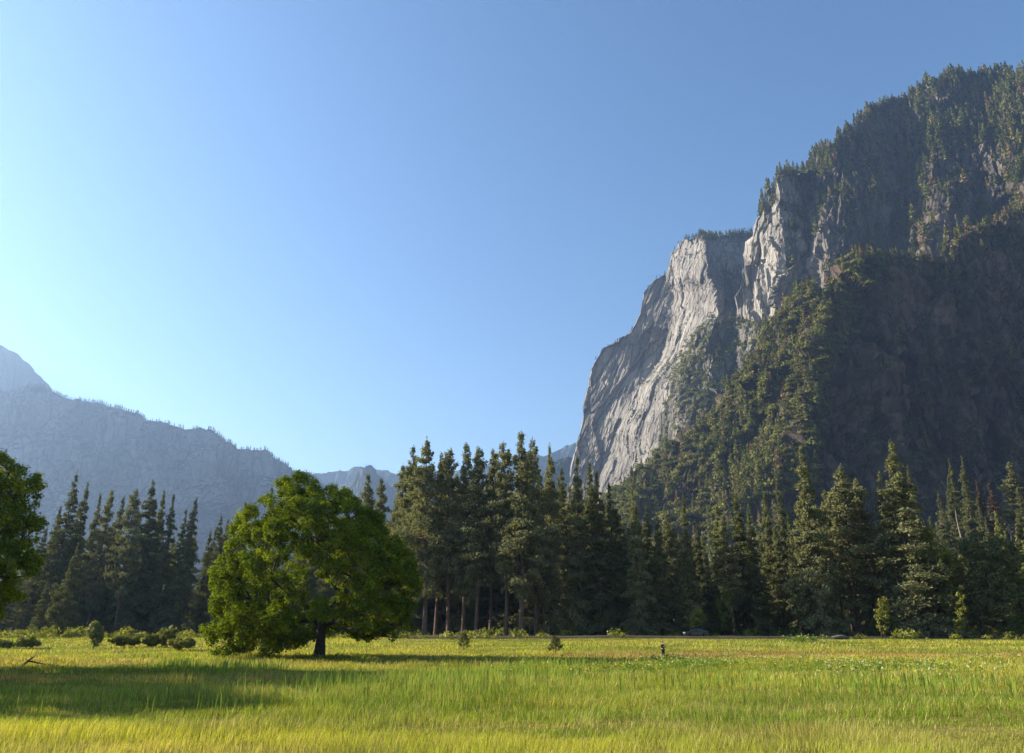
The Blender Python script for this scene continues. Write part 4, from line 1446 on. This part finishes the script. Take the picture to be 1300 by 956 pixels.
# ------------------------------------------------------------------ grass
def grass_zone_color(x, y, n_):
    """albedo of the blades: green, yellow, rust seed heads, in long drifts as in the meadow"""
    p = np.stack([x / 16, y / 6, 0 * x], 1)
    a = fbm(p, 4, 77)
    b = fbm(np.stack([x / 5, y / 3, 0 * x + 5], 1), 3, 99)
    green = np.array([0.17, 0.27, 0.025])
    yell = np.array([0.42, 0.43, 0.055])
    straw = np.array([0.50, 0.40, 0.14])
    rust = np.array([0.50, 0.24, 0.13])
    px = x / np.maximum(y, 1) * F * 0.93 + CX
    t = np.clip(0.55 + 1.5 * a + 0.6 * b, 0, 1)[:, None]
    c = green * (1 - t) + yell * t
    # reddish seed heads in a band across the middle distance, and again close by at the left
    band = np.exp(-((y - (97 + 5 * np.sin(x / 19))) / 9) ** 2) * sstep(-5, 22, x) + 0.8 * np.exp(-((y - 52) / 4.5) ** 2) * (1 - sstep(-8, 6, x)) + 0.5 * np.exp(-((y - 78) / 5) ** 2) * (1 - sstep(2, 16, x))
    r = np.clip(band + 0.8 * b * band, 0, 1)[:, None] * (rng.random(len(x)) < 0.8)[:, None]
    c = c * (1 - r * .85) + rust * r * .85
    st = (np.clip(fbm(np.stack([x / 9, y / 4, 0 * x + 3], 1), 3, 55) * 2.2 - 0.1, 0, 1) * (rng.random(len(x)) < 0.7))[:, None] * 0.65
    c = c * (1 - st) + straw * st
    lush = np.exp(-((y - 63) / 7) ** 2) * (1 - sstep(8, 25, x)) * 0.7 + 0.5 * np.exp(-((y - 40) / 8) ** 2)
    c = c * (1 - lush[:, None] * .75) + np.array([0.19, 0.25, 0.03]) * lush[:, None] * .75
    dry = rng.random(len(x)) < 0.16
    c[dry] = np.array([0.50, 0.40, 0.17])
    return c * rng.uniform(0.45, 1.15, (len(x), 1))


def grass():
    mb = MB()
    for (y0, y1, dens, wid, hmin, hmax) in ((13, 26, 230, .010, .16, .42), (26, 46, 125, .016, .16, .42), (46, 75, 46, .028, .18, .46), (75, 118, 17, .050, .18, .46), (118, 182, 7.0, .09, .18, .42)):
        MARG = 10.0
        area = 0.5 * (y1 ** 2 - y0 ** 2) * 1.52
        area += (y1 - y0) * 2 * MARG
        n = int(area * dens)
        y = np.sqrt(rng.uniform(y0 ** 2, y1 ** 2, n))
        x = rng.uniform(-1, 1, n) * (0.74 * y + MARG)
        # blades gather in tufts
        k = fbm(np.stack([x * 0.9, y * 0.9, 0 * x], 1), 2, 31)
        keep = rng.random(n) < np.clip(0.72 + 0.9 * k, 0.15, 1)
        x, y, k = x[keep], y[keep], k[keep]
        n = len(x)
        z = ground_z(x, y)
        tall = 1 + 1.0 * fbm(np.stack([x / 7, y / 4, 0 * x], 1), 3, 13)
        h = rng.uniform(hmin, hmax, n) * tall * (1 + 0.4 * np.clip(k, 0, 1)) * .85 * np.where((y > 146) & (x > -25), .45, 1)
        th = 5.0 * fbm(np.stack([x / 6, y / 5, 0 * x + 8], 1), 2, 44) + rng.normal(0, 1.1, n)
        lean = rng.uniform(.1, 1.0, n) * h
        w = wid * rng.uniform(.6, 1.3, n)
        side = np.stack([np.cos(th + 1.57), np.sin(th + 1.57), 0 * th], 1)
        # mostly broadside so that they carry at this distance
        base = np.stack([x, y, z - 0.03], 1)
        d = np.stack([np.cos(th), np.sin(th), 0 * th], 1)
        mid = base + d * (lean * .3)[:, None] + np.stack([0 * x, 0 * x, h * .6], 1)
        tip = base + d * lean[:, None] + np.stack([0 * x, 0 * x, h], 1)
        V = np.stack([base - side * w[:, None] / 2, base + side * w[:, None] / 2, mid + side * w[:, None] * .42, mid - side * w[:, None] * .42, tip], 1)
        col = grass_zone_color(x, y, n)
        b5 = np.arange(n)[:, None] * 5
        cc = np.repeat(col[:, None, :], 5, 1)
        mb.add(V.reshape(-1, 3), b5 + np.array([[0, 1, 2, 3]]), 0, 0.5, cc.reshape(-1, 3))
        mb.f.append((b5 + np.array([[3, 2, 4]]) + (mb.n - 5 * n), 0))
    o = mb.build('meadow_grass', M['grass'])
    tag(o, 'tall meadow grass in green, yellow and rust drifts', 'grass', kind='stuff')

    # coarse sedge spears standing above the grass
    mb = MB()
    spots = [(230, 20, 68, 9, 260), (300, 60, 66, 10, 420), (560, 110, 48, 7, 700), (430, 60, 46, 5, 380), (640, 90, 56, 8, 520), (700, 60, 72, 5, 300), (480, 200, 40, 6, 500), (900, 200, 44, 7, 360), (1150, 160, 40, 6, 380), (250, 200, 36, 5, 420)]
    for px, wpx, D, dD, n in spots:
        y = D + rng.normal(0, dD * .5, n)
        x = (px + rng.normal(0, wpx * .6, n) - CX) / F / 1.0 * y * 0.93
        z = ground_z(x, y)
        h = rng.uniform(.5, .95, n)
        th = rng.random(n) * 6.28
        w = 0.00042 * y * rng.uniform(.8, 1.4, n)
        side = np.stack([np.cos(th + 1.57), np.sin(th + 1.57), 0 * th], 1)
        d = np.stack([np.cos(th), np.sin(th), 0 * th], 1) * (rng.uniform(.05, .3, n) * h)[:, None]
        base = np.stack([x, y, z - .03], 1)
        up = np.stack([0 * x, 0 * x, h], 1)
        V = np.stack([base - side * w[:, None], base + side * w[:, None], base + d * .3 + up * .65 + side * w[:, None] * .8, base + d * .3 + up * .65 - side * w[:, None] * .8, base + d + up], 1)
        b5 = np.arange(n)[:, None] * 5
        col = np.array([0.16, 0.225, 0.04]) * rng.uniform(.7, 1.3, (n, 1))
        mb.add(V.reshape(-1, 3), b5 + np.array([[0, 1, 2, 3]]), 0, .5, np.repeat(col[:, None, :], 5, 1).reshape(-1, 3))
        mb.f.append((b5 + np.array([[3, 2, 4]]) + (mb.n - 5 * n), 0))
    o = mb.build('sedge', M['grass'])
    tag(o, 'tall bright green sedge blades standing above the meadow grass', 'sedge', kind='stuff')

    # broad leaved milkweed and pale flower heads
    mb = MB()
    for px, wpx, D, dD, n, pale in ((850, 55, 78, 4, 130, .5), (880, 70, 66, 5, 170, .25), (800, 60, 62, 5, 90, .2), (1150, 130, 60, 12, 170, .7), (1060, 110, 66, 12, 100, .7), (1024, 22, 140, 3, 60, .3), (950, 200, 84, 8, 90, .4), (700, 120, 60, 5, 70, .2), (1250, 60, 85, 5, 50, .4)):
        y = D + rng.normal(0, dD * .5, n)
        x = (px + rng.normal(0, wpx * .5, n) - CX) / F * y * 0.93
        z = ground_z(x, y)
        h = rng.uniform(.35, .8, n) * (1.6 if D > 120 else 1)
        k = 12
        t_ = rng.uniform(.3, 1, (n, k))
        c = np.stack([x[:, None] + rng.normal(0, .09, (n, k)), y[:, None] + rng.normal(0, .09, (n, k)), z[:, None] + h[:, None] * t_], -1)
        V, f = cards(c.reshape(-1, 3), (0.16 if D < 120 else .3) * rng.uniform(.7, 1.2, n * k), .5, np.tile((0, 0, .6), (n * k, 1)), .8)
        top = (t_ > .85) & (rng.random((n, 1)) < pale)
        col = np.where(top[..., None], np.array([0.50, 0.46, 0.26]), np.array([0.13, 0.20, 0.035])) * rng.uniform(.75, 1.2, (n, k, 1))
        mb.add(V, f, 0, .5, np.repeat(col.reshape(-1, 3), 4, 0))
    o = mb.build('wildflowers', M['grass'])
    tag(o, 'leafy weeds with pale yellow flower heads scattered through the meadow', 'wildflowers', kind='stuff')


grass()


def undergrowth():
    mb = MB()
    n = 2200
    y = rng.uniform(148, 200, n)
    x = rng.uniform(-0.72, 0.72, n) * y
    keep = (y > 157 + 9 * fbm(np.stack([x / 14, 0 * x, 0 * x], 1), 3, 61)) & ~((abs(y - 168) < 9) & (x > -25))
    keep &= ~((y < 176) & (x > 22) & (x < 62))
    x, y = x[keep], y[keep]
    r = np.clip(rng.lognormal(-0.35, 0.5, len(x)), .3, 2.2)
    brush_block(mb, np.stack([x, y, ground_z(x, y) + r * .45], 1), r, vary=rng.random(len(x)) * .7, k=46)
    o = mb.build('forest_edge_undergrowth', M['shrub'])
    tag(o, 'ragged low bushes and weeds growing along the foot of the forest', 'undergrowth', kind='stuff')


undergrowth()


# ------------------------------------------------------------------ person
def person():
    D = 92.0
    x, _, _ = [float(v) for v in at(842, 830, D)]
    gz = ground_z(x, D)
    root = empty('person', (x, D, gz), math.radians(35))
    tag(root, 'person in dark clothes standing in the meadow holding a camera', 'person')
    skin = simple_mat('skin', (0.42, 0.26, 0.19), .6, vary=.08)
    jac = simple_mat('dark navy jacket cloth', (0.018, 0.02, 0.028), .9, vary=.3)
    tro = simple_mat('black trouser cloth', (0.014, 0.014, 0.017), .9, vary=.3)
    hair = simple_mat('dark brown hair', (0.02, 0.013, 0.009), .7)

    def skinned(name, verts, edges, rads, mat, parent, sub=2, rootv=0):
        me = bpy.data.meshes.new(name)
        me.from_pydata(verts, edges, [])
        o = bpy.data.objects.new(name, me)
        C.objects.link(o)
        o.parent = parent
        sk = o.modifiers.new('skin', 'SKIN')
        for i, r_ in enumerate(rads):
            v = me.skin_vertices[0].data[i]
            v.radius = r_ if isinstance(r_, tuple) else (r_, r_)
            v.use_root = (i == rootv)
        sk.use_smooth_shade = True
        ss = o.modifiers.new('sub', 'SUBSURF')
        ss.levels = ss.render_levels = sub
        me.materials.append(mat)
        return o
    # facing -Y; both hands raised to a camera at chest height
    V = [(0, 0, .96), (0, 0, 1.12), (0, 0, 1.32), (0, .01, 1.45), (0, 0, 1.53), (0, -.01, 1.62), (0, -.01, 1.71),
         (-.18, .01, 1.42), (-.27, -.02, 1.17), (-.12, -.26, 1.24), (.18, .01, 1.42), (.27, -.02, 1.17), (.12, -.26, 1.24),
         (-.10, 0, .90), (-.13, -.02, .50), (-.16, .03, .09), (-.17, -.14, .04), (.10, 0, .90), (.15, .02, .50), (.20, .07, .09), (.22, -.10, .04)]
    E = [(0, 1), (1, 2), (2, 3), (3, 4), (4, 5), (5, 6), (3, 7), (7, 8), (8, 9), (3, 10), (10, 11), (11, 12), (0, 13), (13, 14), (14, 15), (15, 16), (0, 17), (17, 18), (18, 19), (19, 20)]
    Rr = [.13, .125, .15, .10, .058, .085, .075, .062, .046, .03, .062, .046, .03, .09, .062, .042, .034, .09, .062, .042, .034]
    body = skinned('body', V, E, Rr, skin, root)
    # jacket: torso and sleeves a little outside the body; trousers likewise
    jv = [V[i] for i in (0, 1, 2, 3, 7, 8, 10, 11)] + [(-.14, -.22, 1.225), (.14, -.22, 1.225)]
    skinned('jacket', jv, [(0, 1), (1, 2), (2, 3), (3, 4), (4, 5), (3, 6), (6, 7), (5, 8), (7, 9)], [.16, .15, .175, .125, .08, .062, .08, .062, .045, .045], jac, root)
    tv = [(0, 0, .98), V[13], V[14], (-.16, .03, .10), V[17], V[18], (.20, .07, .10)]
    skinned('trousers', tv, [(0, 1), (1, 2), (2, 3), (0, 4), (4, 5), (5, 6)], [.155, .112, .082, .066, .112, .082, .066], tro, root)
    for sx, fx, fy in ((-1, -.165, .03), (1, .205, .07)):
        skinned('shoe', [(fx, fy, .06), (fx + .005 * sx, fy - .10, .05), (fx + .012 * sx, fy - .2, .04)], [(0, 1), (1, 2)], [.055, .05, .038], tro, root)
    skinned('hair', [(0, .03, 1.66), (0, .01, 1.735), (0, -.04, 1.755)], [(0, 1), (1, 2)], [.088, .085, .06], hair, root)
    # hands: palm and five bent fingers each
    for sx in (-1, 1):
        b0 = np.array([sx * .12, -.26, 1.24])
        hv = [tuple(b0), tuple(b0 + (-sx * .02, -.05, .02))]
        he, hr = [(0, 1)], [.026, .030]
        for k in range(4):
            p1 = b0 + np.array([-sx * (.03 + .004 * k), -.085, .05 - .022 * k])
            p2 = p1 + np.array([-sx * (.034 - .004 * abs(k - 1)), -.012, 0])
            p3 = p2 + np.array([-sx * .018, .014, 0])
            n0 = len(hv)
            hv += [tuple(p1), tuple(p2), tuple(p3)]
            he += [(1, n0), (n0, n0 + 1), (n0 + 1, n0 + 2)]
            hr += [.0095, .0085, .007]
        n0 = len(hv)
        hv += [tuple(b0 + (-sx * .035, -.035, .055)), tuple(b0 + (-sx * .06, -.045, .07))]
        he += [(1, n0), (n0, n0 + 1)]
        hr += [.011, .009]
        skinned('hand', hv, he, hr, skin, root, 1, 1)
    # face
    fb = MB()
    fb.box((0, -.105, 1.64), (.022, .03, .045), 0, (.5, .6))
    fb.build('nose', skin, root)
    for sx in (-1, 1):
        e = MB()
        e.tube([(sx * .032, -.088, 1.665), (sx * .032, -.098, 1.665)], [.011, .006], 8)
        e.build('eye', hair, root)
        r_ = MB()
        r_.box((sx * .087, 0, 1.645), (.014, .03, .055), 0)
        r_.build('ear', skin, root)
    mo = MB()
    mo.box((0, -.093, 1.597), (.045, .01, .009), 0)
    mo.build('mouth', simple_mat('lips', (.3, .12, .1)), root)
    # the camera is a thing of its own
    dx = Vector((0, -.34, 1.265))
    dx.rotate(root.rotation_euler)
    c = empty('camera_body', Vector((x, D, gz)) + dx, math.radians(35))
    c.name = 'handheld_camera'
    tag(c, 'small black camera held at the chest of the standing person', 'camera')
    blk = simple_mat('black camera shell', (.02, .02, .02), .4)
    m_ = MB()
    m_.box((0, 0, 0), (.14, .06, .095), 0)
    m_.box((0, 0, .06), (.05, .045, .028), 0, (.7, .8))
    m_.build('shell', blk, c)
    m_ = MB()
    m_.tube([(0, -.03, 0), (0, -.07, 0), (0, -.11, 0)], [.034, .034, .038], 14)
    m_.build('lens', blk, c, smooth=True)


person()


# ------------------------------------------------------------------ car
def car():
    x, _, _ = [float(v) for v in at(882, 803, 168)]
    yc = 167.2
    gz = ground_z(x, 168) + 0.05 + 0.44
    root = empty('parked_car', (x, yc, gz))
    tag(root, 'dark car with red tail lamps stopped on the road under the trees', 'car')
    paint = simple_mat('dark blue grey car paint', (.012, .015, .022), .22, .3, .1, spec=.6)
    glass = simple_mat('dark window glass', (.02, .025, .03), .08, 0, .1, spec=.8)
    rub = simple_mat('tyre rubber', (.02, .02, .02), .9)
    rim = simple_mat('wheel alloy', (.5, .5, .5), .35, .9)
    redm = simple_mat('red lamp plastic', (.45, .015, .02), .3)
    clear = simple_mat('clear lamp glass', (.8, .8, .78), .1, spec=.9)
    chrome = simple_mat('bumper trim', (.08, .08, .085), .4)
    # side profile, nose to the left (-x); extruded with tumblehome
    prof = [(-2.25, .32), (-2.28, .55), (-2.2, .72), (-1.9, .80), (-1.25, .90), (-.95, .93), (-.35, 1.33), (.1, 1.42), (.75, 1.40), (1.3, 1.2), (1.75, .98), (2.15, .94), (2.25, .78), (2.25, .45), (2.15, .28), (-2.1, .26)]
    mb = MB()
    P = np.array(prof)
    secs = []
    for w, sh in ((-.86, .0), (-.80, .02), (-.45, .03), (0, .035), (.45, .03), (.80, .02), (.86, .0)):
        z = P[:, 1].copy()
        tum = np.clip((z - .92) / .5, 0, 1)
        yy = w * (1 - .2 * tum)
        k = abs(w) / .86
        shrink = 1 - .03 * k ** 4
        secs.append(np.stack([P[:, 0] * shrink, yy, z + sh], 1))
    n = len(P)
    V = np.vstack(secs)
    f = []
    for s_ in range(6):
        a = s_ * n + np.arange(n)
        b_ = s_ * n + (np.arange(n) + 1) % n
        f.append(np.stack([a, b_, b_ + n, a + n], 1))
    mb.add(V, np.vstack(f))
    mb.add(secs[0], [tuple(range(n - 1, -1, -1))])
    mb.add(secs[-1], [tuple(range(n))])
    mb.build('body', paint, root, smooth=False)
    for sy in (-1, 1):
        for pts in ([(-.85, .95), (-.33, 1.28), (.12, 1.36), (.12, .95)], [(.18, .95), (.18, 1.36), (.74, 1.34), (1.25, 1.15), (1.5, .98)]):
            g = MB()
            q = np.array([(a, sy * (.875 - .172 * max(0, (z - .92) / .5)), z) for a, z in pts])
            q2 = q - (0, sy * .03, 0)
            m = len(pts)
            ff = [tuple(range(m)) if sy < 0 else tuple(range(m - 1, -1, -1))]
            g.add(np.vstack([q]), ff)
            g.add(np.vstack([q, q2]), [(i, (i + 1) % m, m + (i + 1) % m, m + i) for i in range(m)])
            g.build('window', glass, root)
    for pts in ([(-.97, .965, .66), (-.40, 1.345, .54)], [(.86, 1.415, .54), (1.66, 1.06, .66)]):
        g = MB()
        (xa, za, wa), (xb, zb, wb) = pts
        up = np.array((-.012, 0, .028)) if xa < 0 else np.array((.012, 0, .028))
        q = np.array([(xa, -wa, za), (xa, wa, za), (xb, wb, zb), (xb, -wb, zb)]) + up
        g.add(q, [(0, 3, 2, 1)])
        g.build('windscreen' if xa < 0 else 'rear_window', glass, root)
    for sx in (-1.38, 1.38):
        for sy in (-1, 1):
            w = MB()
            w.tube([(sx, sy * .66, .31), (sx, sy * .70, .31), (sx, sy * .86, .31), (sx, sy * .895, .31)], [.26, .32, .32, .27], 20)
            wo = w.build('wheel', rub, root, smooth=True)
            r_ = MB()
            r_.tube([(sx, sy * .88, .31), (sx, sy * .91, .31)], [.20, .18], 14)
            r_.build('rim', rim, wo)
    for sy in (-1, 1):
        h = MB(); h.box((-2.2, sy * .62, .66), (.16, .34, .13)); h.build('headlight', clear, root)
        t_ = MB(); t_.box((2.2, sy * .64, .82), (.2, .36, .17)); t_.build('tail_light', redm, root)
        m_ = MB(); m_.box((-.72, sy * .97, .98), (.14, .16, .11)); m_.build('mirror', paint, root)
    for xx in (-2.27, 2.24):
        b_ = MB(); b_.box((xx, 0, .42), (.1, 1.6, .18)); b_.build('bumper', chrome, root)


car()

# granite boulder by the road
mb = MB()
x, _, _ = [float(v) for v in at(1052, 803, 166)]
u = unit(260)
hull = u * (1.5, .7, .42) * (1 + .18 * facets(u * 2.2, 5)[:, None] * 2)
import bmesh
bm = bmesh.new()
for v in hull:
    bm.verts.new(v)
bmesh.ops.convex_hull(bm, input=bm.verts)
loose = [v for v in bm.verts if not v.link_faces]
bmesh.ops.delete(bm, geom=loose, context='VERTS')
me = bpy.data.meshes.new('boulder')
bm.to_mesh(me)
bm.free()
me.materials.append(simple_mat('boulder granite', (.10, .09, .08), .9, vary=.35))
o = bpy.data.objects.new('boulder', me)
C.objects.link(o)
o.location = (x, 160.5, ground_z(x, 160.5) + .35)
tag(o, 'low grey granite boulder at the forest edge near the ragged pines', 'boulder')

# ------------------------------------------------------------------ haze
hm, nt, out = nodes('valley haze')
pv = nt.nodes.new('ShaderNodeVolumePrincipled')
pv.inputs['Color'].default_value = (0.42, 0.62, 0.98, 1)
pv.inputs['Density'].default_value = HAZE_DENSITY
pv.inputs['Anisotropy'].default_value = 0.54
nt.links.new(pv.outputs[0], out.inputs['Volume'])
mb = MB()
zmax = max(float(RELIEF[k][0][:, :, 2].max()) for k in RELIEF) + 60
mb.box((0, 4300, zmax / 2 - 1.5), (19000, 15600, zmax + 3))
o = mb.build('haze', hm)
tag(o, 'thin blue morning haze filling the valley', 'haze', kind='stuff')
print('TREES', len(TREES), 'zmax', zmax)
